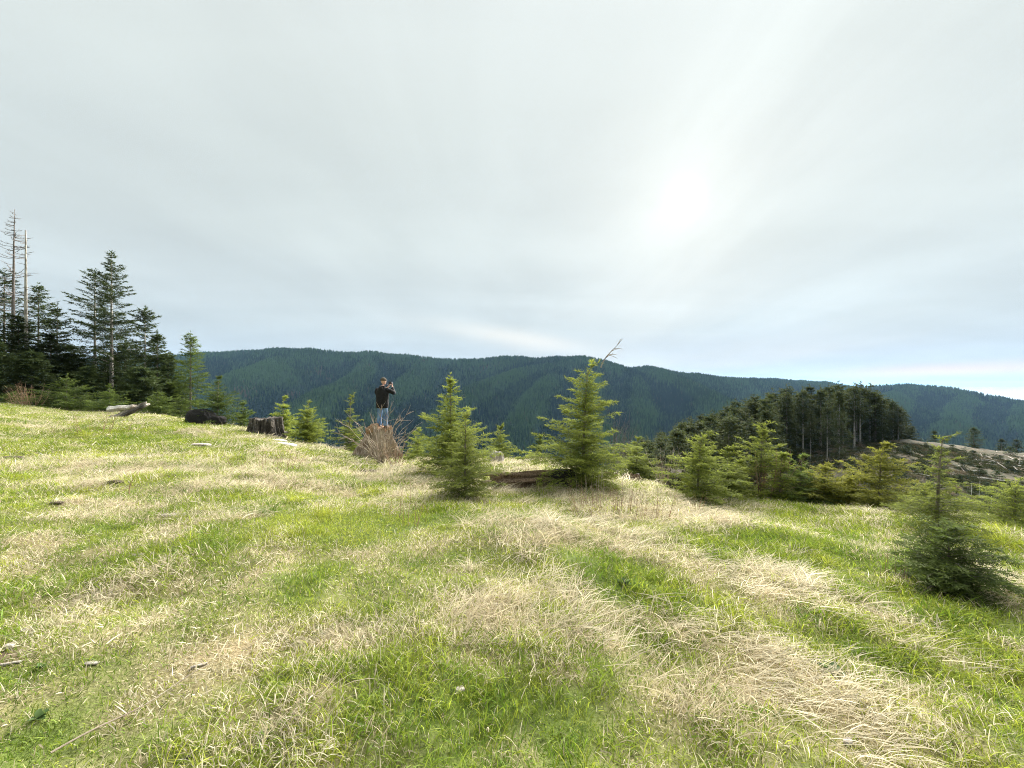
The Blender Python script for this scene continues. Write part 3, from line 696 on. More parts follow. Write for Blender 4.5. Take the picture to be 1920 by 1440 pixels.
# the dark wood at left: px, top, depth, half width px, kind, label
LEFT = [
 (8, 505, 47, 60, 'full', 'tall dark spruce at the left edge behind the dead snags'),
 (-45, 470, 45, 70, 'full', 'dark spruce cut by the left picture edge'),
 (72, 533, 46, 52, 'full', 'broad dark spruce right of the broken snag'),
 (107, 568, 45, 34, 'full', 'narrow dark spruce at the right end of the left clump'),
 (178, 505, 46, 50, 'open', 'left one of the two tall open spruces with see-through crowns'),
 (209, 474, 45, 50, 'open', 'tallest open spruce with a pale bare lower trunk'),
 (272, 577, 44, 38, 'open', 'thin-topped spruce right of the two tall open ones'),
 (295, 622, 43, 30, 'full', 'dense spruce at the right end of the left wood'),
 (357, 622, 36, 34, 'thin', 'lone slender spruce with thin needles standing before the far hills'),
 (35, 590, 42, 60, 'low', 'low dark spruce under the dead snags'),
 (95, 625, 43, 62, 'low', 'low dark spruce filling the left clump'),
 (140, 662, 44, 50, 'low', 'low dark spruce between the clump and the tall pair'),
 (235, 640, 47, 56, 'low', 'low dark spruce behind the pale trunk'),
 (315, 662, 44, 36, 'low', 'low dark spruce at the right foot of the left wood'),
 (60, 660, 38, 50, 'low', 'dark spruce at the front foot of the left wood'),
 (165, 690, 40, 40, 'low', 'squat dark spruce below the tall pair'),
 (-20, 640, 38, 60, 'low', 'squat dark spruce at the left frame edge'),
 (265, 690, 39, 44, 'low', 'squat dark spruce behind the grey driftwood log'),
 (115, 672, 49, 60, 'low', 'dark spruce deep in the left clump, under the narrow one'),
 (10, 668, 49, 70, 'low', 'dark spruce deep in the wood at the far left'),
 (200, 668, 50, 60, 'low', 'dark spruce deep in the wood under the tall pair'),
 (295, 690, 49, 46, 'low', 'dark spruce deep in the wood at its right end'),
 (325, 715, 37, 30, 'low', 'squat dark spruce left of the lone slender one')]
def build_left():
    for i, (px, top, dep, hw, kind, lab) in enumerate(LEFT):
        x, y = at(px, dep); z = Hs(x, y) ; Ht = EYE-(top-CY)/F_PX*y - z; R = hw/F_PX*y
        rng = np.random.default_rng(300+i)
        kw = dict(clear=.06, nb=120, prof=.75, e_low=-.05, e_top=.55, droop=.45, twig_gap=.20, twig_len=.34, nl=6, leaf=(.27, .095), irregular=.28, twig_min=.17, tip=.97)
        if kind == 'open': kw.update(clear=.30, nb=105, irregular=.32, prof=.62, e_low=-.1, e_top=.6, droop=.25, widest=.36, twig_len=.26)
        if kind == 'thin': kw.update(clear=.05, nb=150, leaf=(.20, .060), twig_gap=.15, irregular=.22, prof=.75, e_low=.0, twig_len=.26)
        if kind == 'low': kw.update(nb=170, clear=.01, prof=.7, leaf=(.30, .11))
        root = thing('spruce_tree', (x, y, z), lab, 'tree', 'dark spruces of the left wood')
        tree_parts(root, conifer(rng, Ht, R, **kw), 'spruce' if kind != 'thin' else 'hemlock_dark', 'pale_bark' if kind == 'open' else 'bark')
    # dead snags
    def snag(px, top, dep, hw, nb, lab, lean, broken, seed):
        x, y = at(px, dep); z = Hs(x, y); Ht = EYE-(top-CY)/F_PX*y - z; rng = np.random.default_rng(seed)
        tt = np.linspace(0, 1, 18)
        P = np.stack([lean*tt + .04*rng.normal(0, 1, 18).cumsum()*.3, 0*tt, Ht*tt], -1)
        r = .24*(1-tt)**.9+.015 if not broken else .22*(1-.75*tt)
        root = thing('dead_snag', (x, y, z), lab, 'dead tree', 'dead snags in the left wood')
        link('trunk', new_mesh('trunk', *tubes([(P, r)], 8), smooth=True), M['pale_bark' if broken else 'dead'], root)
        br = []
        for k in range(nb):
            t = rng.uniform(.42, .985)**.9; a = rng.uniform(0, 2*np.pi)
            L_ = hw/F_PX*y*((1-t)/.58)**.75*rng.uniform(.6, 1.15) + .2
            if broken: L_ = rng.uniform(.25, 1.1)
            s = np.linspace(0, 1, 6); el = -.15+.85*s**1.2 if not broken else rng.uniform(-.5, .5)+0*s
            d = np.stack([np.cos(el)*math.cos(a), np.cos(el)*math.sin(a), np.sin(el)], -1)
            b0 = np.array([np.interp(t, tt, P[:, 0]), 0, Ht*t]); Q = np.concatenate([[b0], b0+np.cumsum(d[:-1]*L_/5, 0)])
            br.append((Q, .030*(1-.75*s)+.006))
            for q in range(0 if broken else 5):
                f = rng.uniform(.3, .95); p = np.array([np.interp(f, s, Q[:, j]) for j in range(3)]); dd = unit(d[3]+rng.normal(0, .6, 3)+np.array([0, 0, .4]))
                br.append((np.stack([p, p+dd*L_*.11, p+dd*L_*.2+np.array([0, 0, .04])]), np.array([.012, .009, .006])))
        link('branches', new_mesh('branches', *tubes(br, 3, False)), M['dead'], root)['kind'] = 'stuff'
    snag(24, 392, 44, 42, 95, 'tall dead snag with bare upswept grey branches at far left', .2, False, 41)
    snag(50, 432, 42, 8, 34, 'broken dead snag, a thin stripped trunk beside the bare-branched one', -.1, True, 42)
build_left()

# ------------------------------------------------------------------ the stand on the shoulder
def build_stand():
    rng = np.random.default_rng(77)
    protos = []
    for i in range(6):
        protos.append((conifer(np.random.default_rng(500+i), 24, 3.6, clear=.06, nb=105, prof=.72, e_low=-.1, e_top=.45, droop=.35, twig_gap=.7, twig_len=.34, nl=4, leaf=(.85, .34), irregular=.33, twig_min=.5, trunk_r=.30, widest=.3, sides=6), 'full'))
    for i in range(4):
        protos.append((conifer(np.random.default_rng(520+i), 25, 4.2, clear=.45, nb=70, prof=.75, e_low=-.15, e_top=.35, droop=.3, twig_gap=.7, twig_len=.36, nl=4, leaf=(.9, .34), irregular=.35, twig_min=.5, trunk_r=.34, widest=.55, sides=7), 'bare'))
    meshes = []
    for (tr, br, fo), k in protos:
        meshes.append((new_mesh('trunk', *tr, smooth=True), new_mesh('branches', *br), new_mesh('crown', fo[0], [fo[1]], {'tint': fo[2]}), k))
    def plant(x, y, i, sc, lab, rz, group, bark='pale_bark', wide=1.0):
        t, b, c, k = meshes[i]; z = Hs(x, y)
        root = thing('stand_conifer', (x, y, z-.2), lab, 'tree', group, rz); root.scale = (sc*wide, sc*wide, sc)
        link('trunk', t, M[bark], root); link('branches', b, M['bark'], root)['kind'] = 'stuff'; link('crown', c, M['stand'], root)
    # trees one can tell apart at the bare edge: px, base py, top py
    edge = [(1520, 862, 768, 7, 'slim stunted conifer with a tufted top before the dark stand', .55), (1538, 836, 722, 6, 'tall bare-trunked conifer, leftmost pale trunk of the stand edge', .9),
            (1551, 862, 752, 8, 'pale broken-looking trunk low at the stand edge', .7), (1574, 858, 728, 2, 'lichen-pale conifer leafy down to its foot in the stand edge', .75),
            (1602, 840, 720, 6, 'bare-trunked conifer second from the right end of the stand edge', 1.0), (1631, 828, 718, 9, 'bare-trunked conifer at the right end of the stand edge', 1.0),
            (1505, 842, 728, 9, 'thin bare-trunked conifer deep in the left of the stand edge', .8), (1655, 822, 742, 3, 'leafy conifer where the stand meets the clear-cut crest', .9)]
    for px, by, ty, i, lab, wd in edge:
        ys = np.linspace(80, 168, 400); zz = H((px-CX)/F_PX*ys, ys); py = CY-F_PX*(zz-EYE)/ys
        y = float(ys[np.argmin(np.abs(py-by))]); x = at(px, y)[0]
        Ht = (by-ty)/F_PX*y
        plant(x, y, i, Ht/(24 if i < 6 else 25), lab, rng.uniform(0, 6.28), 'bare-edged conifers of the stand', wide=wd)
    pts = []
    tries = 0
    while len(pts) < 240 and tries < 16000:
        tries += 1
        u = rng.uniform(.27, .97); y = rng.uniform(88, 178); x = u*y
        front = np.interp(u, [.27, .5, .62, .70, .98], [88, 92, 112, 150, 154])
        back = np.interp(u, [.27, .8, .97], [170, 178, 172])
        if y < front or y > back: continue
        if any((x-a)**2+(y-b)**2 < 4.9**2 for a, b in pts): continue
        pts.append((x, y))
    def zone(x, y):
        u = x/y
        if u < .42: return ('dark conifer low on the left tail of the stand', 'conifers on the left tail of the stand') if y > 128 else ('dark conifer at the front foot of the stand\'s left tail', 'conifers at the front foot of the left tail')
        if u < .62: return ('dark conifer on the rising left half of the stand', 'conifers on the rising half of the stand') if y > 132 else ('dark conifer in the front row of the stand\'s left half', 'conifers in the front row of the stand')
        return ('dark conifer behind the bare trunks at the stand\'s right end', 'conifers behind the bare trunks') if y > 158 else ('dark conifer among the bare trunks at the stand\'s right half', 'conifers among the bare trunks')
    for x, y in pts:
        u = x/y; z = Hs(x, y)
        top = np.interp(CX+u*F_PX, [1160, 1215, 1240, 1290, 1340, 1385, 1425, 1440, 1500, 1530, 1560, 1620, 1650, 1680, 1700, 1720], [842, 822, 808, 783, 767, 748, 730, 724, 727, 720, 723, 721, 736, 752, 776, 800])
        ht = EYE-(top-CY)/F_PX*y - z                      # keeps the canopy line of the stand
        ht = float(np.clip(ht*rng.uniform(.94, 1.06), 8, rng.uniform(22, 29)))
        near = y < 135 or u < .66
        plant(x, y, int(rng.integers(0, 6) if near or y > 160 or rng.random() < .6 else rng.integers(6, 10)), ht/24.5, zone(x, y)[0], rng.uniform(0, 6.28), zone(x, y)[1], 'bark', wide=np.clip(24/ht, 1, 1.5)**.5)
    for px, top, hw, y, i, lab in [(1826, 800, 26, 158, 1, 'round-topped lone conifer beyond the clear-cut crest'), (1878, 824, 20, 160, 2, 'small dark bushy tree beyond the crest, right of the lone conifer'), (1906, 822, 18, 163, 4, 'small dark tree beyond the crest near the right edge'), (1752, 806, 24, 162, 3, 'low tree beyond the crest right of the stand'), (1690, 780, 22, 166, 0, 'shorter conifer stepping down at the right end of the stand'), (1708, 796, 20, 168, 5, 'last low conifer at the right end of the stand')]:
        x = at(px, y)[0]; z = Hs(x, y); ht = max(EYE-(top-CY)/F_PX*y - z, 6.0)
        plant(x, y, i, ht/24, lab, rng.uniform(0, 6.28), 'trees along the clear-cut crest', 'bark', wide=min(1.7, (hw/F_PX*y)/(3.6*ht/24)))
build_stand()

# ------------------------------------------------------------------ far forest (stuff)
def jag_tree(rng, tiers=5, pts=7, name='far_tree'):
    V = []; T = []
    for k in range(tiers):
        z0 = .06 + .94*k/tiers*.95; z1 = min(1.0, z0 + 1.9/tiers); r = .17*(1-z0)**.75+.015
        b = len(V); a0 = rng.uniform(0, 6)
        V.append((0, 0, z1))
        for j in range(pts*2):
            a = a0 + j*np.pi/pts; rr = r*(1.0 if j % 2 == 0 else .5)*rng.uniform(.75, 1.2)
            V.append((rr*math.cos(a), rr*math.sin(a), z0 - (.035 if j % 2 == 0 else -.02)))
        for j in range(pts*2): T.append((b, b+1+j, b+1+(j+1) % (pts*2)))
    return new_mesh(name, np.array(V), [np.array(T)])
def build_far_forest():
    rng = np.random.default_rng(9)
    n = 330000
    y = np.sqrt(rng.uniform(480**2, 3050**2, n)); x = y*rng.uniform(-1.45, 1.45, n); z = HF(x, y)
    # keep what can be seen: not below the edge of the hilltop, not far behind the crest
    py = CY-F_PX*(z+28-EYE)/y
    k = (py < 1000) & (z > -288)
    x, y, z = x[k], y[k], z[k]
    # viewshed: drop trees hidden behind nearer ground
    ta = np.arctan2(x, y); keep = np.ones(len(x), bool); tz = (z+32-EYE)/np.hypot(x, y); rr = np.hypot(x, y)
    for f in (.55, .65, .72, .79, .85, .90, .94, .97):
        q = rr*f; gz = HF(q*np.sin(ta), q*np.cos(ta)); keep &= ((gz+2-EYE)/q < tz)
    x, y, z = x[keep], y[keep], z[keep]; n = len(x)
    print('far trees', n)
    ht = rng.uniform(19, 31, n)*(1+.5*fbm(x/160, y/160, 2)); wd = ht*rng.uniform(.75, 1.15, n)*.95
    hue = np.clip(.42+1.7*fbm(x/200+5, y/200, 4)+rng.normal(0, .36, n), 0, 1)
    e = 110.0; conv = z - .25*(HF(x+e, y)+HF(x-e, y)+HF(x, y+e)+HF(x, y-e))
    hue = np.clip(hue + np.clip(conv/26, -.42, .36), 0, 1)  # paler crest trees, plus lit spurs and shaded gullies painted into the hue
    px, pyy = proj(x, y, z)
    brown = np.zeros(n)
    for a, b, ra, rb in [(455, 742, 30, 16), (545, 745, 26, 8), (597, 700, 20, 10), (795, 680, 12, 6), (690, 690, 14, 6), (905, 690, 20, 6)]:
        brown += .9*np.exp(-(((px-a)/ra)**2+((pyy-b)/rb)**2))
    brown = (rng.random(n) < np.clip(brown*.8, 0, .8)).astype(float)*.8 + (rng.random(n) < .012)*.35
    ht = np.where(brown > .5, ht*.55, ht)
    protos = [(jag_tree(np.random.default_rng(40+i)), M['hill_tree']) for i in range(5)]
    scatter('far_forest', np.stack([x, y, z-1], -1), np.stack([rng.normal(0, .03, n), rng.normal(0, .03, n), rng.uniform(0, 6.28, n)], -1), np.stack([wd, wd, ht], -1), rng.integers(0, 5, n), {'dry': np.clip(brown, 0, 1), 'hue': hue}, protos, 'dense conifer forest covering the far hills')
build_far_forest()
# ------------------------------------------------------------------ clear-cut shoulder
def clump_mesh(name, rng, n=170, leaf=.22, flat=.7):
    p = rng.normal(0, 1, (n, 3)); p = unit(p)*rng.random((n, 1))**.4; p[:, 2] = np.abs(p[:, 2])*flat
    d = unit(p*.7+rng.normal(0, .6, (n, 3))); w = unit(np.cross(d, rng.normal(0, 1, (n, 3))))
    l = leaf*rng.uniform(.6, 1.4, (n, 1))
    V = np.stack([p-w*l*.3, p+w*l*.3, p+d*l], 1).reshape(-1, 3)
    return new_mesh(name, V, [np.arange(n*3).reshape(-1, 3)], {'tint': rng.random(n)})
def log_mesh(name, rng, L_, r0, r1, crook=.03, sides=7, k=8):
    s = np.linspace(-.5, .5, k)
    P = np.stack([s*L_, crook*L_*np.sin(s*3+rng.uniform(0, 6)), crook*.4*L_*np.sin(s*5+1)], -1)
    V, Fs = tubes([(P, np.linspace(r0, r1, k)*rng.uniform(.85, 1.15, k))], sides)
    a = np.arctan2(V[:, 2], V[:, 1]); V[:, 1:] *= (1 + .28*np.sin(a*3+rng.uniform(0, 6))*rng.uniform(.5, 1) + rng.normal(0, .10, len(V)))[:, None]
    V[:, 0] += rng.normal(0, r0*.5, len(V))*(np.abs(V[:, 0]) > L_*.42)
    return new_mesh(name, V, Fs)
def place_on_cut(px, py):
    ys = np.geomspace(34, 158, 900); xs = (px-CX)/F_PX*ys; zz = EYE-(py-CY)/F_PX*ys; g = np.nonzero(zz < H(xs, ys))[0]
    i = g[0] if len(g) else -1
    return float(xs[i]), float(ys[i]), Hs(xs[i], ys[i])
def build_clearcut():
    rng = np.random.default_rng(31)
    n = 34000; u = rng.uniform(.42, 1.75, n); y = np.sqrt(rng.uniform(36**2, 158**2, n)); x = u*y
    patch = fbm(x/16+4, y/22+9, 3)+.25*(fbm(x/4, y/4, 2))
    k = (rng.random(n) < np.clip(.72+2.4*patch - np.where((u > 1.08) & (y > 112), .30, 0), 0, 1)) & ~((y > 147) & (u > .9)); x, y = x[k], y[k]; n = len(x)
    s = rng.uniform(.35, 1.0, n)*(1+.7*(rng.random(n) < .15)); z = H(x, y)
    dry = np.clip((rng.random(n) < .24)*rng.uniform(.3, 1, n), 0, 1)
    protos = [(clump_mesh('brush_%d' % i, np.random.default_rng(60+i)), M['brush']) for i in range(4)]
    scatter('clearcut_brush', np.stack([x, y, z-.05], -1), np.stack([0*x, 0*x, rng.uniform(0, 6.28, n)], -1), np.stack([s, s, s*rng.uniform(.5, 1.1, n)], -1), rng.integers(0, 4, n), {'dry': dry, 'hue': rng.random(n)}, protos, 'low brush and bracken over the clear-cut slope')
    # regrowth shrubs that stand out from the brush
    shapes = [conifer(np.random.default_rng(640+i), 2.0, .95, nb=40, prof=.6, twig_gap=.22, nl=4, leaf=(.22, .09), irregular=.3, twig_min=.14) for i in range(4)]
    ms = [(new_mesh('trunk', *a), new_mesh('branches', *b), new_mesh('crown', c[0], [c[1]], {'tint': c[2]})) for a, b, c in shapes]
    spots = [(1850, 918), (1860, 940), (1836, 890), (1805, 880), (1870, 900), (1890, 880), (1745, 855), (1768, 868), (1720, 880), (1700, 850), (1690, 900), (1712, 920), (1905, 870), (1915, 905), (1880, 930), (1898, 950), (1830, 930), (1772, 910), (1745, 930), (1800, 905), (1735, 838), (1668, 848), (1660, 870), (1675, 880), (1640, 905), (1620, 885), (1600, 900), (1590, 880), (1655, 920), (1700, 940), (1785, 848), (1895, 852), (1875, 862), (1825, 862)]
    for j, (px, py) in enumerate(spots):
        x, y, z = place_on_cut(px, py); a, b, c = ms[j % 4]
        root = thing('regrowth_shrub', (x, y, z-.1), 'small dark evergreen seedling dotted over the clear-cut slope', 'shrub', 'seedlings on the clear-cut', rng.uniform(0, 6)); s = rng.uniform(.7, 1.5); root.scale = (s*1.2, s*1.2, s)
        link('trunk', a, M['bark'], root); link('branches', b, M['bark'], root)['kind'] = 'stuff'; link('crown', c, M['spruce'], root)
    # slash: bleached logs and sticks
    def lay(name, px, py, L_, r, ang, tilt, lab, group, mat='bleached'):
        x, y, z = place_on_cut(px, py); o = link(name, log_mesh(name, rng, L_, r, r*.6), M[mat])
        o.location = (x, y, z+.25+abs(math.sin(tilt))*L_*.3); o.rotation_euler = (0, tilt, ang); tag(o, lab, 'log', group)
    lay('fallen_log', 1852, 900, 6.5, .20, -.55, .05, 'longest bleached log lying on the clear-cut slope', 'logs on the clear-cut')
    lay('fallen_log', 1842, 863, 5.0, .17, -.8, .06, 'bleached log lying across the top of the slash pile', 'logs on the clear-cut')
    lay('fallen_log', 1879, 878, 3.0, .16, 1.4, -.5, 'short pale log propped up at the lower edge of the slash pile', 'logs on the clear-cut')
    lay('fallen_log', 1912, 872, 3.4, .16, .7, -.9, 'crooked pale snag standing at the right of the slash pile', 'logs on the clear-cut')
    lay('fallen_log', 1730, 892, 2.6, .10, -.7, .1, 'short pale stick left of the long bleached log', 'logs on the clear-cut')
    lay('fallen_log', 1832, 884, 5.5, .10, .05, .02, 'thin pale log lying level below the slash pile', 'logs on the clear-cut')
    for k in range(46):
        px = rng.uniform(1800, 1925); py = rng.normal(864, 9) + (px-1860)*.06
        lay('slash_log', px, py, rng.uniform(1.5, 5), rng.uniform(.06, .16), rng.uniform(-1, 1), rng.normal(0, .10), 'grey log tangled in the slash pile on the clear-cut', 'logs tangled in the slash pile', 'weathered' if rng.random() < .65 else 'bleached')
    for k in range(26):
        lay('slash_stick', rng.uniform(1600, 1920), rng.uniform(845, 950), rng.uniform(.8, 2.2), rng.uniform(.04, .08), rng.uniform(-1.5, 1.5), rng.normal(0, .2), 'loose grey stick scattered over the clear-cut brush', 'sticks scattered on the clear-cut', 'weathered')
    for px, py, h, lab in [(1836, 932, 4.2, 'pale bare pole standing low on the clear-cut'), (1821, 930, 3.2, 'shorter pale pole left of another on the clear-cut'), (1858, 952, 2.6, 'pale stub standing below the two poles on the clear-cut')]:
        x, y, z = place_on_cut(px, py); s = np.linspace(0, 1, 6)
        o = link('dead_pole', new_mesh('dead_pole', *tubes([(np.stack([.05*h*s, 0*s, h*s-.1], -1), .09*(1-.5*s))], 6)), M['bleached']); o.location = (x, y, z); tag(o, lab, 'dead tree', 'bare poles on the clear-cut')
build_clearcut()

# ------------------------------------------------------------------ stumps, logs, boulder
def stump(name, loc, R, Ht, roots, label, side_mat, top_mat, seed, rough=.12, ridges=.08, flare=.35, lean=(0, 0), nth=64, nz=14, slant=(0, 0), cat='stump', group=None, fine=.02):
    rng = np.random.default_rng(seed)
    th = np.arange(nth)*2*np.pi/nth
    ridge = ridges*(np.abs(np.sin(th*5.5+rng.uniform(0, 6)))-.5) + fine*rng.normal(0, 1, nth)
    jag = rough*(fbm(th*2.3+seed, th*0+seed*3.1, 4)*2) + rough*.35*rng.normal(0, 1, nth) + slant[0]*np.cos(th) + slant[1]*np.sin(th)
    V = np.zeros((nz, nth, 3))
    for k in range(nz):
        f = k/(nz-1); ext = np.zeros(nth)
        for a, e, w, p in roots:
            da = (th-a+np.pi) % (2*np.pi)-np.pi
            ext = np.maximum(ext, e*(1-f)**p*np.exp(-(da/w)**2))
        r = R*(1+ridge*(1.2-.4*f)) * (1+flare*(1-f)**3) + ext + .015*rng.normal(0, 1, nth)
        z = f*(Ht+jag) - .25*(1-f)
        V[k] = np.stack([r*np.cos(th)+lean[0]*f, r*np.sin(th)+lean[1]*f, z], -1)
    i = np.arange(nz-1)[:, None]*nth; j = np.arange(nth)[None, :]; j2 = (j+1) % nth
    Q = np.stack([i+j, i+j2, i+nth+j2, i+nth+j], -1).reshape(-1, 4)
    root = thing(name, loc, label, cat, group)
    link('stump_side', new_mesh('stump_side', V.reshape(-1, 3), [Q], smooth=False), M[side_mat], root)
    C = V[-1].mean(0); rings = [V[-1]*1.0]
    for s in (.8, .55, .3, .1):
        ring = C+(V[-1]-C)*s; ring[:, 2] = C[2] + (V[-1][:, 2]-C[2])*s*.8 + rough*.3*rng.normal(0, 1, nth)*s - .02; rings.append(ring)
    W = np.concatenate(rings+[C[None]+np.array([[0, 0, -.02]])]); m = len(rings)
    Q2 = np.concatenate([np.stack([a*nth+np.arange(nth), a*nth+(np.arange(nth)+1) % nth, (a+1)*nth+(np.arange(nth)+1) % nth, (a+1)*nth+np.arange(nth)], -1) for a in range(m-1)])
    T2 = np.stack([(m-1)*nth+np.arange(nth), (m-1)*nth+(np.arange(nth)+1) % nth, np.full(nth, m*nth)], -1)
    link('stump_top', new_mesh('stump_top', W, [Q2, T2]), M[top_mat], root)
    return root
def rough_solid(name, rng, dims, nseg=28, amp=.18, fr=1.6, mat='rock', flat=True):
    th = np.linspace(0, np.pi, nseg//2+1)[1:-1]; ph = np.arange(nseg)*2*np.pi/nseg
    T, Pp = np.meshgrid(th, ph, indexing='ij')
    d = np.stack([np.sin(T)*np.cos(Pp), np.sin(T)*np.sin(Pp), np.cos(T)], -1)
    o = rng.uniform(0, 50, 3)
    nz_ = fbm(d[..., 0]*fr+o[0]+d[..., 2]*1.3, d[..., 1]*fr+o[1]-d[..., 2]*.7, 4)
    P = np.sign(d)*np.abs(d)**.72*(1+amp*2*nz_)[..., None]*np.array(dims)
    n0, n1 = P.shape[:2]
    V = np.concatenate([P.reshape(-1, 3), [[0, 0, dims[2]]], [[0, 0, -dims[2]]]])
    i = np.arange(n0-1)[:, None]*n1; j = np.arange(n1)[None, :]; j2 = (j+1) % n1
    Q = np.stack([i+j, i+n1+j, i+n1+j2, i+j2], -1).reshape(-1, 4); k = np.arange(n1)
    T1 = np.stack([np.full(n1, n0*n1), k, (k+1) % n1], -1); T2 = np.stack([np.full(n1, n0*n1+1), (n0-1)*n1+(k+1) % n1, (n0-1)*n1+k], -1)
    return new_mesh(name, V, [Q, np.concatenate([T1, T2])], smooth=not flat)
def slab(name, px, py, L_, W_, T_, rz, tilt, mat, label, cat, seed, dz=0.0, group=None, dep=None):
    rng = np.random.default_rng(seed)
    if dep: x, y = at(px, dep); z = Hs(x, y)
    else: x, y, z = hit(px, py)
    o = link(name, rough_solid(name, rng, (L_/2, W_/2, T_/2), 26, .16, 1.8), M[mat]); o.location = (x, y, z+T_*.25+dz); o.rotation_euler = (tilt[0], tilt[1], rz)
    return tag(o, label, cat, group)
STUMP = {}
def build_wood():
    x, y = at(716, 14.4); z = -1.14+.04
    z = min(Hs(x, y), Hs(x, y-.8)) ; top = .03 - z
    STUMP['loc'] = (x, y, z); STUMP['top'] = top
    stump('broken_stump', (x, y, z), .33, top, [(np.pi+.05, 1.02, .20, 1.0), (-.12, .85, .10, 1.1), (-1.7, .22, .25, 1.8), (2.2, .5, .4, 1.2), (-2.5, .35, .2, 1.4)], 'big broken grey stump with orange rotten top under the man', 'stumpwood', 'rotten', 3, rough=.16, ridges=.28, flare=.05, fine=.07, slant=(-.07, .02))
    o = link('rotten_slab', rough_solid('rotten_slab', np.random.default_rng(4), (.24, .13, .12), 34, .45, 3.2), M['rotten']); o.location = (x-.30, y-.12, z+top-.0); o.rotation_euler = (0, -.5, .2)
    tag(o, 'orange crumbling slab of rotten wood left of the man\'s feet', 'wood')
    x, y, z = hit(492, 816)
    stump('charred_stump', (x, y+.3, z), .56, .70, [(-.4, .3, .3, 1.6), (3.4, .2, .4, 1.5)], 'upright dark grey stump with a sawn flat top and deep vertical cracks', 'char_grey', 'char_grey', 8, rough=.07, ridges=.34, flare=.2, fine=.07)
    x, y, z = hit(376, 797)
    b = thing('burnt_stump', (x-.1, y+.1, z+.18), 'low rounded black charred stump beside a young hemlock', 'stump')
    link('charred_body', rough_solid('charred_body', np.random.default_rng(6), (.70, .5, .58), 30, .34, 2.2), M['char'], b)
    q = link('charred_root', rough_solid('charred_root', np.random.default_rng(7), (.5, .3, .28), 22, .25, 1.7), M['char'], b); q.location = (.85, 0, .05)
    slab('wood_slab', 527, 822, .75, .16, .14, .35, (.1, -.35), 'weathered', 'weathered splinter of wood leaning beside the dark upright stump', 'wood', 12, .14)
    slab('wood_slab', 523, 829, .55, .3, .10, -.1, (0, .1), 'bleached', 'upper pale slab of wood lying right of the dark upright stump', 'wood', 13, .03)
    slab('wood_slab', 536, 836, .8, .35, .09, -.15, (0, .12), 'bleached', 'larger bleached slab of wood flat in the grass near the dark stump', 'wood', 14, .03)
    # driftwood in front of the left wood
    x, y, z = hit(250, 783); y -= .3
    d = thing('driftwood_log', (x, y, Hs(x, y)), 'split grey driftwood log propped up before the left wood', 'log')
    for k, (ox, oz, L_, r, tl, mt) in enumerate([(0.1, .42, 1.9, .15, -.42, 'weathered'), (-.35, .55, 1.3, .17, -.1, 'bleached'), (.25, .30, 1.7, .11, -.46, 'char_grey')]):
        o = link('split_trunk', log_mesh('split_trunk', np.random.default_rng(20+k), L_, r, r*.75, .02, 8), M[mt], d); o.location = (ox, -.1*k, oz); o.rotation_euler = (0, tl, .15)
    # brown log in the centre, in splintered lengths
    x, y, z = hit(988, 916); z += .06
    d = thing('rotting_log', (x, y, z), 'splintered brown rotting log lying left of the tallest hemlock', 'log')
    r5 = np.random.default_rng(55)
    for k in range(9):
        o = link('splinter', log_mesh('splinter', r5, r5.uniform(.9, 1.75), r5.uniform(.035, .075), .03, .012, 5), M['brownlog'], d)
        o.location = (r5.uniform(-.2, .25), r5.uniform(-.16, .16), .08+.16*r5.random()); o.rotation_euler = (r5.uniform(0, 3), r5.normal(-.05, .05), r5.normal(.02, .06))
    o = link('log_core', log_mesh('log_core', r5, 1.5, .15, .12, .01, 9), M['brownlog'], d); o.location = (.1, .05, .08)
    o = link('charred_end', rough_solid('charred_end', r5, (.3, .22, .2), 20, .25, 2), M['char'], d); o.location = (.75, 0, .12)
    # two pale-topped cut stumps
    x, y, z = hit(1184, 905)
    stump('cut_stump', (x, y, z), .20, .24, [(-1, .12, .4, 1.5), (3, .15, .4, 1.5)], 'larger of two low stumps with pale flat tops', 'brownlog', 'bleached', 21, rough=.03, ridges=.2, slant=(0, -.05))
    x, y, z = hit(1145, 902)
    stump('cut_stump', (x, y, z), .14, .22, [(-2, .1, .4, 1.5)], 'smaller of two low stumps with pale flat tops', 'brownlog', 'bleached', 22, rough=.03, ridges=.2, slant=(0, -.04))
    x, y, z = hit(1262, 922)
    m = stump('mossy_root_stump', (x, y, z), .17, .50, [(.3, .35, .35, 1.0), (2.8, .16, .3, 1.2)], 'dark tilted root stump with a bright moss patch', 'char_grey', 'weathered', 23, rough=.10, ridges=.3, lean=(.14, 0), slant=(.05, 0))
    q = link('moss_patch', rough_solid('moss_patch', np.random.default_rng(9), (.13, .05, .10), 22, .3, 2.2, 'moss'), M['moss'], m); q.location = (.24, -.20, .30)
    slab('wood_slab', 1635, 960, .34, .2, .10, .2, (0, .1), 'weathered', 'grey chunk of wood at the grass edge below the clear-cut', 'wood', 24, .05)
    slab('wood_slab', 1368, 938, .42, .16, .08, -.3, (0, .15), 'weathered', 'grey wood flake at the foot of the bowed hemlocks', 'wood', 25, .05)
    # boulder
    x, y, z = hit(931, 870)
    o = link('boulder', rough_solid('boulder', np.random.default_rng(26), (.25, .24, .36), 34, .30, 2.0), M['rock']); o.location = (x, y+.15, z+.06); tag(o, 'grey pointed boulder behind the central hemlocks', 'rock')
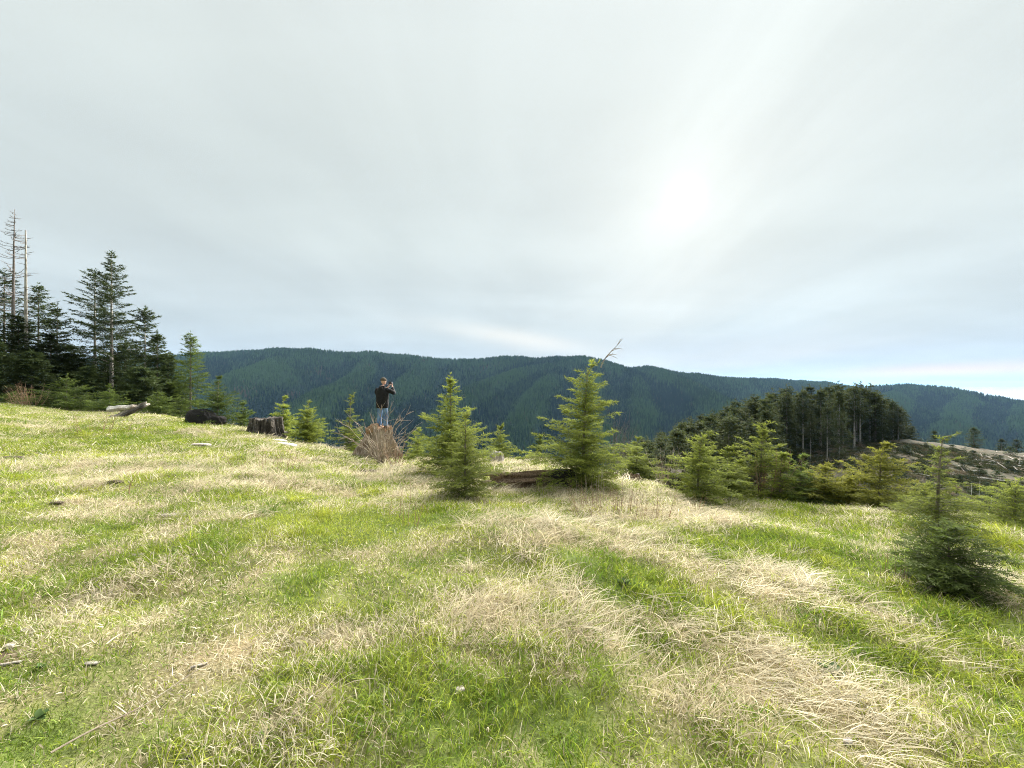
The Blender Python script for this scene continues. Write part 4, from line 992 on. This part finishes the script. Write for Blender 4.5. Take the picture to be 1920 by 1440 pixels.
    # scraps lying in the turf
    for k, (px, py, L_, W_, T_, rz, mt, lab) in enumerate([
        (375, 838, .55, .28, .10, .1, 'weathered', 'pale flat stone-like slab in the grass left of the dark stump'),
        (57, 1184, .10, .05, .016, .2, 'weathered', 'pale flake of wood in the near turf at left'),
        (18, 1217, .05, .04, .03, .2, 'weathered', 'small pale chip by the bare soil at the left edge'),
        (12, 1248, .13, .016, .013, .45, 'weathered', 'pale stick by the bare soil at the left edge'),
        (172, 1246, .07, .03, .012, .1, 'weathered', 'small grey bark chip in the near turf'),
        (373, 1250, .08, .018, .012, .6, 'weathered', 'grey splinter in the near turf, left of centre'),
        (345, 1425, .07, .018, .012, .4, 'char_grey', 'dark splinter at the bottom of the near turf'),
        (270, 1042, .22, .05, .02, .3, 'weathered', 'pale splinter in the turf at mid left'),
        (340, 968, .5, .12, .03, .05, 'weathered', 'long pale flake in the straw at mid left'),
        (862, 1298, .05, .04, .02, .5, 'weathered', 'small pale chip in the green turf at bottom centre'),
        (1590, 1395, .06, .03, .02, .5, 'weathered', 'small pale chip under the dry grass at bottom right')]):
        slab('wood_scrap', px, py, L_, W_, T_, rz, (0, .03), mt, lab, 'wood', 60+k, T_*.3)
    for k, (px, py, a, b_, c_, lab) in enumerate([(18, 862, .55, .22, .10, 'dark overturned sod at the left picture edge'), (215, 905, .26, .10, .05, 'dark sod scrap in the straw left of centre'), (105, 945, .15, .08, .04, 'small dark sod scrap at left'), (690, 886, .4, .2, .08, 'dark root sod in front of the big stump')]):
        slab('sod_clod', px, py, a, b_, c_, .1*k, (0, 0), 'soil', lab, 'soil', 80+k, .0)
    # dead stalk lying across the near turf
    p0 = np.array(hit(95, 1432)); p1 = np.array(hit(392, 1262)); s = np.linspace(0, 1, 14)[:, None]
    P = p0*(1-s)+p1*s; P[:, 2] = H(P[:, 0], P[:, 1])+.045+.01*np.sin(s[:, 0]*9)
    tag(link('dry_stalk', new_mesh('dry_stalk', *tubes([(P, np.linspace(.0045, .0018, 14))], 5)), M['twig']), 'long pale dead stalk lying across the bottom left turf', 'stalk')
build_wood()

# ------------------------------------------------------------------ bare shrubs and weeds
def bare_shrub(rng, n, ht, spread, r0=.012, forks=3, base=.12, lean=(0, 0), curve=.25):
    stems = []; twigs = []
    for i in range(n):
        a = rng.uniform(0, 2*np.pi); q = rng.random()**.6; L_ = ht*rng.uniform(.55, 1.1)
        b = np.array([math.cos(a)*base*q, math.sin(a)*base*q*.7, 0]); out = spread*q*rng.uniform(.5, 1.2)
        d = unit(np.array([math.cos(a)*out+lean[0], math.sin(a)*out*.8+lean[1], 1.0]))
        k = 8; P = [b]; cur = d.copy()
        for j in range(k-1):
            cur = unit(cur + rng.normal(0, curve*.35, 3) + np.array([0, 0, .05])); P.append(P[-1]+cur*L_/(k-1))
        P = np.array(P); R = r0*rng.uniform(.6, 1.1)*(1-.8*np.linspace(0, 1, k)); stems.append((P, R))
        for f in range(forks):
            j = rng.integers(2, k-1); d2 = unit(P[j]-P[j-1]+rng.normal(0, .42, 3)); l2 = L_*rng.uniform(.15, .42)
            m = P[j]+d2*l2*.5; e = m+unit(d2+rng.normal(0, .3, 3))*l2*.5; rr = R[j]*.65
            twigs.append((np.stack([P[j], m, e]), np.array([rr, rr*.75, rr*.35])))
            d3 = unit(d2+rng.normal(0, .6, 3)); twigs.append((np.stack([m, m+d3*l2*.35]), np.array([rr*.6, rr*.3])))
    return stems, twigs
def build_shrubs():
    def put(name, px, py, rng, lab, cat, mat, group=None, dep=None, **k):
        if dep: x, y = at(px, dep); z = Hs(x, y)
        else: x, y, z = hit(px, py)
        tips = k.pop('tips', []); st, tw = bare_shrub(rng, **k)
        for tx, ty in tips:
            q = np.linspace(0, 1, 9)[:, None]; yd = y + rng.uniform(-.7, .3); e = np.array([(tx-CX)/F_PX*yd-x, yd-y, EYE-(ty-CY)/F_PX*yd-z]); c = np.array([e[0]*.35, e[1]*.4, e[2]*.62])
            P = 2*q*(1-q)*c + q*q*e; P[1:-1] += rng.normal(0, .022, (7, 3)); st.append((P, .011*(1-.72*q[:, 0])))
            for g in range(7):
                j = int(rng.integers(2, 8)); d2 = unit(unit(P[j]-P[j-1])+rng.normal(0, .5, 3)); l2 = rng.uniform(.12, .34); tw.append((np.stack([P[j], P[j]+d2*l2*.5, P[j]+d2*l2+rng.normal(0, .02, 3)]), np.array([.008, .006, .003])))
        root = thing(name, (x, y, z-.02), lab, cat, group)
        a = link('stems', new_mesh('stems', *tubes(st, 5), smooth=True), M[mat], root); a['kind'] = 'stuff'
        if tw: b = link('twigs', new_mesh('twigs', *tubes(tw, 3)), M[mat], root); b['kind'] = 'stuff'
    R_ = lambda s: np.random.default_rng(s)
    put('bare_shrub', 715, 872, R_(1), 'big leafless tan shrub fanning out in front of the man\'s stump', 'shrub', 'twig', n=8, ht=.9, spread=1.9, r0=.009, forks=5, base=.13, tips=[(640, 812), (664, 788), (682, 790), (727, 770), (752, 790), (770, 770), (786, 800), (700, 798), (735, 800), (660, 832), (778, 830), (690, 812), (628, 783), (650, 774), (620, 806), (693, 772), (738, 750), (760, 764), (775, 786), (792, 790), (652, 818), (716, 757), (782, 812), (668, 800), (706, 782), (748, 778), (765, 800)])
    put('bare_shrub', 745, 878, R_(2), 'small leafless shrub at the right foot of the big bare shrub', 'shrub', 'redtwig', n=14, ht=.8, spread=.9, r0=.011, forks=4, base=.1)
    put('bare_shrub', 1246, 915, R_(3), 'leafless pale shrub standing over the mossy root stump', 'shrub', 'twig', n=22, ht=1.05, spread=.55, r0=.011, forks=4, base=.12)
    put('bare_shrub', 1150, 900, R_(4), 'leafless grey shrub right behind the tallest young hemlock', 'shrub', 'dead', dep=14.5, n=22, ht=2.3, spread=.5, r0=.016, forks=5, base=.2, lean=(.25, 0))
    put('bare_shrub', 55, 765, R_(5), 'leafless brown bramble below the left wood', 'shrub', 'redtwig', dep=32, n=40, ht=1.9, spread=1.0, r0=.022, forks=4, base=.9)
    put('bare_shrub', 1440, 935, R_(6), 'leafless brown twigs inside the wind-bent hemlock', 'shrub', 'redtwig', n=30, ht=1.25, spread=.6, r0=.009, forks=5, base=.2, lean=(.3, 0))
    put('weed_stalks', 1165, 965, R_(7), 'thicket of reddish dead weed stalks right of centre', 'weed', 'redtwig', n=70, ht=.48, spread=.35, r0=.0042, forks=2, base=.75, curve=.15)
    put('weed_stalks', 1115, 945, R_(8), 'pale dead stalks in front of the tallest young hemlock', 'weed', 'twig', n=16, ht=.62, spread=.15, r0=.006, forks=1, base=.5, curve=.1)
    put('weed_stalks', 1675, 1085, R_(9), 'few upright reddish stalks left of the nearest hemlock', 'weed', 'redtwig', n=7, ht=.33, spread=.15, r0=.004, forks=1, base=.18, curve=.1)
    put('weed_stalks', 175, 812, R_(10), 'thin reddish stalks on the left rise', 'weed', 'redtwig', n=26, ht=.7, spread=.9, r0=.008, forks=2, base=1.1)
    put('weed_stalks', 500, 880, R_(11), 'thin brown stalks in the straw below the dark upright stump', 'weed', 'redtwig', n=18, ht=.55, spread=.6, r0=.006, forks=2, base=.7)
    put('weed_stalks', 735, 985, R_(12), 'few tall thin stalks in the green grass below the big stump', 'weed', 'redtwig', n=8, ht=.62, spread=.3, r0=.0045, forks=1, base=.5)
    put('weed_stalks', 1292, 960, R_(13), 'few upright stalks right of the reddish thicket', 'weed', 'redtwig', n=9, ht=.40, spread=.2, r0=.0045, forks=2, base=.25)
    put('bent_stick', 245, 925, R_(14), 'dark forked stick poking up from the straw at left', 'stick', 'redtwig', n=1, ht=.7, spread=1.6, r0=.012, forks=2, base=.4)
    # broad-leaved weeds
    def rosette(px, py, r, n, seed, lab, col):
        rng = R_(seed); x, y, z = hit(px, py); root = thing('broadleaf_weed', (x, y, z), lab, 'weed')
        for i in range(n):
            a = i*2.4+rng.normal(0, .3); L_ = r*rng.uniform(.6, 1.1); e = rng.uniform(.15, .9); s = np.linspace(0, 1, 6); w = .26*L_*np.sin(np.pi*np.clip(s*.93+.07, 0, 1))**.8
            d = np.stack([np.cos(a)*s*L_*math.cos(e), np.sin(a)*s*L_*math.cos(e), L_*math.sin(e)*s*(1.25-.6*s)+.01], -1); sd = np.array([-math.sin(a), math.cos(a), 0])
            V = np.stack([d-sd*w[:, None], d+np.array([0, 0, -.06*L_]), d+sd*w[:, None]], 1).reshape(-1, 3); k = np.arange(5)[:, None]*3
            Q = np.concatenate([np.concatenate([k, k+3, k+4, k+1], 1), np.concatenate([k+1, k+4, k+5, k+2], 1)])
            link('leaf', new_mesh('leaf', V, [Q], {'tint': np.full(10, rng.random())}, smooth=True), col, root)
    wl = needle_mat('weed_leaf', (.035, .075, .022), (.11, .17, .05), trans=.25)
    rosette(667, 842, .30, 12, 31, 'dark green leafy weed in the straw left of the big stump', wl)
    rosette(70, 1350, .045, 10, 32, 'grey-green leafy weed at the lower left edge', wl)
    rosette(500, 1385, .045, 12, 33, 'leafy weed low in the near turf left of centre', wl)
    rosette(75, 1255, .035, 9, 34, 'small leafy weed beside the bare soil at left', wl)
    rosette(1170, 1095, .08, 11, 35, 'leafy weed in the grass right of centre', wl)
    rosette(1560, 1260, .08, 12, 36, 'soft green weed under the combed dry grass at right', wl)
build_shrubs()

# ------------------------------------------------------------------ the man on the stump
def skin_mesh(nodes, edges, rootn, sub=2):
    me = bpy.data.meshes.new('skin'); names = list(nodes)
    me.from_pydata([nodes[n][0] for n in names], [(names.index(a), names.index(b)) for a, b in edges], [])
    o = bpy.data.objects.new('skin', me); COL.objects.link(o)
    sk = o.modifiers.new('skin', 'SKIN'); sk.use_smooth_shade = True
    for i, n in enumerate(names):
        r = nodes[n][1]; v = me.skin_vertices[0].data[i]; v.radius = r if isinstance(r, tuple) else (r, r); v.use_root = (n == rootn)
    ss = o.modifiers.new('sub', 'SUBSURF'); ss.levels = sub; ss.render_levels = sub
    bpy.context.view_layer.update(); dg = bpy.context.evaluated_depsgraph_get()
    m = bpy.data.meshes.new_from_object(o.evaluated_get(dg)); bpy.data.objects.remove(o)
    V = np.empty(len(m.vertices)*3); m.vertices.foreach_get('co', V)
    F = [tuple(p.vertices) for p in m.polygons]; bpy.data.meshes.remove(m)
    return V.reshape(-1, 3), F
def merge(parts):
    V = []; F = []; b = 0
    for v, f in parts:
        V.append(np.asarray(v)); F += [tuple(int(i)+b for i in q) for q in f]; b += len(v)
    return np.concatenate(V), F
def ball(c, r, seg=16, rings=10, shape=None):
    V = [(0, 0, 1)]; F = []
    for i in range(1, rings):
        for j in range(seg):
            t = np.pi*i/rings; p = 2*np.pi*j/seg; V.append((math.sin(t)*math.cos(p), math.sin(t)*math.sin(p), math.cos(t)))
    V.append((0, 0, -1)); n = len(V)
    for j in range(seg): F.append((0, 1+j, 1+(j+1) % seg)); F.append((n-1, n-1-seg+(j+1) % seg, n-1-seg+j))
    for i in range(rings-2):
        for j in range(seg): a = 1+i*seg; F.append((a+j, a+seg+j, a+seg+(j+1) % seg, a+(j+1) % seg))
    V = np.array(V)
    if shape: V = shape(V)
    return V*np.array(r)+np.array(c), F
def fused(name, V, F, mat, parent, voxel=.011, smooth=3):
    me = bpy.data.meshes.new(name); me.from_pydata(V.tolist(), [], F); o = link(name, me, mat, parent)
    md = o.modifiers.new('remesh', 'REMESH'); md.mode = 'VOXEL'; md.voxel_size = voxel; md.use_smooth_shade = True
    sm = o.modifiers.new('smooth', 'SMOOTH'); sm.iterations = smooth; sm.factor = .5
    return o
def build_person():
    sx, sy, sz = STUMP['loc']; feet = sz+STUMP['top']
    px_, py_ = at(717, sy-.02)
    root = thing('person', (px_, py_, feet), 'man in black jacket, jeans and brown cap standing on the stump photographing', 'person', None, rad(-14))
    skin = material('skin', lambda nt: princ(nt, mixrgb(nt, noise(nt, 14, 3), (.50, .29, .21), (.60, .37, .28)), .55))
    blackc = material('black_jacket', lambda nt: princ(nt, mixrgb(nt, noise(nt, 9, 4), (.006, .006, .007), (.016, .015, .015)), .85, noise(nt, 7, 3), .9, .06))
    jean = material('blue_jeans', lambda nt: princ(nt, mixrgb(nt, contrast(nt, noise(nt, 7, 4, stretch=(1, 1, .5)), .35, .7), (.055, .11, .22), (.20, .31, .46)), .9, noise(nt, 9, 3), .5, .02))
    capm = material('brown_cap', lambda nt: princ(nt, mixrgb(nt, noise(nt, 20, 3), (.055, .042, .026), (.10, .078, .05)), .9))
    boot = material('brown_boots', lambda nt: princ(nt, mixrgb(nt, noise(nt, 20, 3), (.05, .03, .02), (.11, .07, .045)), .7))
    dark = material('black_plastic', lambda nt: princ(nt, mixrgb(nt, noise(nt, 30, 2), (.008, .008, .009), (.02, .02, .021)), .4, spec=.5))
    # body, one continuous surface
    nodes = {'pel': ((0, 0, .93), (.155, .115)), 'spine': ((0, .005, 1.10), (.150, .110)), 'chest': ((0, 0, 1.27), (.15, .115)), 'neck': ((0, .01, 1.47), (.060, .060)), 'nk2': ((.01, .03, 1.55), (.055, .055)),
             'shR': ((.175, 0, 1.355), (.05, .05)), 'elR': ((.37, .12, 1.26), (.040, .040)), 'wrR': ((.22, .30, 1.46), (.030, .030)), 'paR': ((.185, .325, 1.52), (.038, .026)),
             'shL': ((-.175, 0, 1.355), (.05, .05)), 'elL': ((-.27, .16, 1.18), (.045, .045)), 'wrL': ((-.02, .36, 1.44), (.030, .030)), 'paL': ((.05, .37, 1.50), (.038, .026)),
             'hpR': ((.095, 0, .88), (.092, .098)), 'knR': ((.115, .035, .49), (.062, .062)), 'anR': ((.125, -.02, .09), (.043, .043)), 'toR': ((.15, .15, .04), (.040, .034)),
             'hpL': ((-.095, 0, .88), (.092, .098)), 'knL': ((-.115, .045, .49), (.062, .062)), 'anL': ((-.125, 0, .09), (.043, .043)), 'toL': ((-.16, .17, .04), (.040, .034))}
    edges = [('pel', 'spine'), ('spine', 'chest'), ('chest', 'neck'), ('neck', 'nk2'), ('chest', 'shR'), ('shR', 'elR'), ('elR', 'wrR'), ('wrR', 'paR'), ('chest', 'shL'), ('shL', 'elL'), ('elL', 'wrL'), ('wrL', 'paL'),
             ('pel', 'hpR'), ('hpR', 'knR'), ('knR', 'anR'), ('anR', 'toR'), ('pel', 'hpL'), ('hpL', 'knL'), ('knL', 'anL'), ('anL', 'toL')]
    parts = [skin_mesh(nodes, edges, 'pel', 2)]
    ya = rad(-18)                                            # head turned a little to the right
    hc = np.array([.02, .045, 1.665])
    def rh(p): p = np.atleast_2d(np.asarray(p, float)); c, s = math.cos(ya), math.sin(ya); return np.stack([p[:, 0]*c-p[:, 1]*s, p[:, 0]*s+p[:, 1]*c, p[:, 2]], -1)+hc
    def skull(V):
        V = V.copy(); low = np.clip(-V[:, 2], 0, 1); V[:, 0] *= 1-.28*low; V[:, 1] = V[:, 1]*(1-.12*low)+.10*low; return V
    hv, hf = ball((0, 0, 0), (.080, .100, .122), 24, 16, skull); parts.append((rh(hv), hf))
    for c_, r_ in [((0, .105, -.015), (.014, .022, .026)), ((0, .092, .03), (.055, .014, .012)), ((0, .093, -.062), (.026, .012, .009)), ((0, .088, -.095), (.026, .02, .018)), ((.083, .0, -.01), (.012, .022, .034)), ((-.083, .0, -.01), (.012, .022, .034)), ((.03, .088, .008), (.013, .01, .008)), ((-.03, .088, .008), (.013, .01, .008))]:
        v, f = ball(c_, r_, 12, 8); parts.append((rh(v), f))
    cam_c = np.array([.10, .30, 1.615]) + np.array([.02, 0, 0])
    def finger(pts, r): parts.append(skin_mesh({str(i): (tuple(p), r*(1-.1*i)) for i, p in enumerate(pts)}, [(str(i), str(i+1)) for i in range(len(pts)-1)], '0', 1))
    for k in range(4):       # right hand: fingers over the camera's right end and front
        z0 = 1.585-.019*k; finger([(.190, .325, 1.535-.008*k), (.205, .335, z0), (.192, .375-.003*k, z0+.004), (.165+.004*k, .385, z0+.004)], .0095)
    finger([(.180, .305, 1.53), (.185, .275, 1.56), (.160, .268, 1.583)], .0105)
    for k in range(4):       # left hand: palm below, fingers curling up the front
        x0 = .025+.021*k; finger([(.045+.006*k, .375, 1.515), (x0, .395, 1.53), (x0, .392, 1.562), (x0+.004, .378, 1.585-.004*abs(k-1.5))], .0095)
    finger([(.045, .345, 1.52), (.030, .300, 1.545), (.045, .275, 1.575)], .0105)
    V, F = merge(parts); fused('body', V, F, skin, root, .008, 2)
    # jacket with hood roll
    J = {'hem': ((0, 0, .80), (.205, .155)), 'waist': ((0, .0, .98), (.205, .155)), 'belly': ((0, .005, 1.13), (.205, .155)), 'chest': ((0, 0, 1.30), (.215, .155)), 'col': ((0, .0, 1.475), (.105, .10)),
         'shR': ((.195, 0, 1.355), (.085, .085)), 'upR': ((.29, .06, 1.32), (.082, .082)), 'elR': ((.375, .12, 1.255), (.075, .075)), 'fo': ((.31, .2, 1.34), (.062, .062)), 'cuR': ((.235, .285, 1.435), (.048, .048)),
         'shL': ((-.195, 0, 1.355), (.085, .085)), 'upL': ((-.25, .06, 1.29), (.086, .086)), 'elL': ((-.275, .15, 1.18), (.078, .078)), 'foL': ((-.15, .26, 1.30), (.062, .062)), 'cuL': ((-.045, .345, 1.42), (.048, .048))}
    JE = [('belly', 'waist'), ('waist', 'hem'), ('belly', 'chest'), ('chest', 'col'), ('chest', 'shR'), ('shR', 'upR'), ('upR', 'elR'), ('elR', 'fo'), ('fo', 'cuR'), ('chest', 'shL'), ('shL', 'upL'), ('upL', 'elL'), ('elL', 'foL'), ('foL', 'cuL')]
    sec = [(.735, .200, .150), (.76, .222, .165), (.86, .228, .168), (.98, .225, .165), (1.13, .232, .168), (1.27, .240, .165), (1.35, .215, .15), (1.42, .15, .115), (1.475, .105, .095), (1.50, .08, .08)]
    an = np.arange(24)*2*np.pi/24; jv = np.concatenate([np.stack([a_*np.sign(np.cos(an))*np.abs(np.cos(an))**.85, b_*np.sin(an), 0*an+z_], -1) for z_, a_, b_ in sec]); m = len(sec)
    jf = [(i*24+j, i*24+(j+1) % 24, (i+1)*24+(j+1) % 24, (i+1)*24+j) for i in range(m-1) for j in range(24)] + [tuple(range(23, -1, -1)), tuple((m-1)*24+j for j in range(24))]
    parts = [(jv, jf)]
    for nm in (('shR', 'upR', 'elR'), ('elR', 'fo', 'cuR'), ('shL', 'upL', 'elL'), ('elL', 'foL', 'cuL')):
        tv, tf = tubes([(np.array([J[q][0] for q in nm]), np.array([J[q][1][0] for q in nm]))], 14); parts.append((tv, [tuple(q) for q in tf[0]]+[tuple(q) for q in tf[1]]))
    for q in ('shR', 'elR', 'shL', 'elL'): parts.append(ball(J[q][0], (J[q][1][0],)*3, 16, 10))
    t = np.linspace(0, 2*np.pi, 17); P = np.stack([.085*np.cos(t), .075*np.sin(t)-.005, 1.495+.012*np.sin(t)-.02*(np.sin(t) < 0)*np.abs(np.sin(t))], -1)
    tv, tf = tubes([(P, np.where(np.sin(t) < -.1, .038, .026))], 8); parts.append((tv, [tuple(q) for q in tf[0]]+[tuple(q) for q in tf[1]]))
    v, f = ball((0, -.115, 1.40), (.095, .045, .085), 16, 10); parts.append((v, f))      # hood hanging at the back
    v, f = tubes([(np.array([(.19*math.cos(a), .138*math.sin(a), .745) for a in np.linspace(0, 2*np.pi, 25)]), np.full(25, .03))], 6); parts.append((v, [tuple(q) for q in f[0]]+[tuple(q) for q in f[1]]))
    rngp = np.random.default_rng(3)
    V, F = merge(parts)
    V = V + .012*np.stack([fbm(V[:, 2]*9+V[:, 0]*5, V[:, 1]*8+3, 3), fbm(V[:, 2]*11+4, V[:, 0]*7, 3), 0*V[:, 0]], -1)*2
    jk = fused('jacket', V, F, blackc, root, .012, 3)
    # jeans
    B = {'w': ((0, 0, .90), (.150, .120)), 'hR': ((.085, 0, .80), (.096, .106)), 'tR': ((.112, .02, .62), (.100, .102)), 'kR': ((.122, .03, .47), (.086, .088)), 'cR': ((.128, .0, .28), (.084, .088)), 'aR': ((.135, -.01, .07), (.086, .092)),
         'hL': ((-.085, 0, .80), (.096, .106)), 'tL': ((-.112, .025, .62), (.100, .102)), 'kL': ((-.122, .04, .47), (.086, .088)), 'cL': ((-.128, .015, .28), (.084, .088)), 'aL': ((-.135, .0, .07), (.086, .092))}
    BE = [('w', 'hR'), ('hR', 'tR'), ('tR', 'kR'), ('kR', 'cR'), ('cR', 'aR'), ('w', 'hL'), ('hL', 'tL'), ('tL', 'kL'), ('kL', 'cL'), ('cL', 'aL')]
    V, F = skin_mesh(B, BE, 'w', 2); V = V + .02*np.stack([fbm(V[:, 2]*14, V[:, 1]*6+V[:, 0]*4, 3), fbm(V[:, 2]*12+8, V[:, 0]*9, 3), 0*V[:, 0]], -1)
    fused('jeans', V, F, jean, root, .012, 2)
    for s_, yy, xx in ((1, 0.05, .145), (-1, .065, -.15)):
        v, f = ball((xx, yy, .045), (.055, .15, .05), 16, 10); v2, f2 = ball((xx-.005*s_, yy-.06, .09), (.058, .065, .07), 14, 10)
        V, F = merge([(v, f), (v2, f2)]); V[:, 2] = np.maximum(V[:, 2], 0.0); fused('boot', V, F, boot, root, .010, 2)
    # cap: crown dome and brim
    def dome(V): V = V.copy(); V[:, 2] = np.where(V[:, 2] < 0, V[:, 2]*.15, V[:, 2]); return V
    v, f = ball((0, -.005, .03), (.099, .120, .112), 24, 14, dome)
    bt = np.linspace(-1.15, 1.15, 13); bv = []; bf = []
    for i, a in enumerate(bt):
        inner = (.09*math.sin(a), .098*math.cos(a), .032); outer = (.082*math.sin(a), .098*math.cos(a)+.072*math.cos(a*.9), .018-.012*math.cos(a))
        for q in (inner, outer): bv += [q, (q[0], q[1], q[2]+.007)]
        if i: b = 4*(i-1); bf += [(b, b+2, b+6, b+4), (b+1, b+5, b+7, b+3), (b+2, b+3, b+7, b+6), (b, b+4, b+5, b+1)]
    capo = link('cap', None or new_mesh('cap', rh(v), [np.array([q for q in f if len(q) == 3]), np.array([q for q in f if len(q) == 4])], smooth=True), capm, root)
    link('brim', new_mesh('brim', rh(np.array(bv)), [np.array(bf)]), capm, capo)
    # glasses arm seen from behind
    g = rh(np.array([(.086, -.01, .015), (.082, .06, .018), (.07, .092, .018), (0, .112, .018), (-.07, .092, .018), (-.082, .06, .018), (-.086, -.01, .015)])); link('glasses', new_mesh('glasses', *tubes([(g, np.full(7, .004))], 5)), dark, root)
    # camera in his hands
    R = root.matrix_basis
    co = thing('camera_in_hands', R @ Vector(tuple(cam_c)), 'small black camera held up to the man\'s face', 'camera', None, rad(-14))
    bm = bmesh.new(); bmesh.ops.create_cube(bm, size=1); bmesh.ops.scale(bm, vec=(.125, .045, .085), verts=bm.verts); bmesh.ops.bevel(bm, geom=bm.edges[:], offset=.008, segments=2, affect='EDGES')
    me = bpy.data.meshes.new('camera_body'); bm.to_mesh(me); bm.free(); q = link('camera_body', me, dark, co); q.location = (0, .03, -.005)
    lv, lf = tubes([(np.array([(0, .05, 0), (0, .09, 0), (0, .12, 0)]), np.array([.034, .034, .03]))], 16); link('lens', new_mesh('lens', lv, lf), dark, co)
build_person()

# ------------------------------------------------------------------ air
def build_haze():
    x, y0, y1, z0, z1 = 72000, -300, 72000, -304.0, 290.0
    V = np.array([(sx*x, yy, zz) for sx in (-1, 1) for yy in (y0, y1) for zz in (z0, z1)], float)
    Fq = np.array([(0, 1, 3, 2), (4, 6, 7, 5), (0, 4, 5, 1), (2, 3, 7, 6), (0, 2, 6, 4), (1, 5, 7, 3)])
    m = bpy.data.materials.new('haze_air'); m.use_nodes = True; nt = m.node_tree; nt.nodes.clear()
    out = nt.nodes.new('ShaderNodeOutputMaterial'); pv = nt.nodes.new('ShaderNodeVolumePrincipled')
    pv.inputs['Color'].default_value = (.40, .68, 1.0, 1); pv.inputs['Density'].default_value = HAZE; pv.inputs['Anisotropy'].default_value = .0
    nt.links.new(pv.outputs[0], out.inputs['Volume'])
    tag(link('haze', new_mesh('haze', V, [Fq]), m), 'thin blue haze filling the valley air', None, None, 'stuff')
HAZE = 3.2e-5
build_haze()
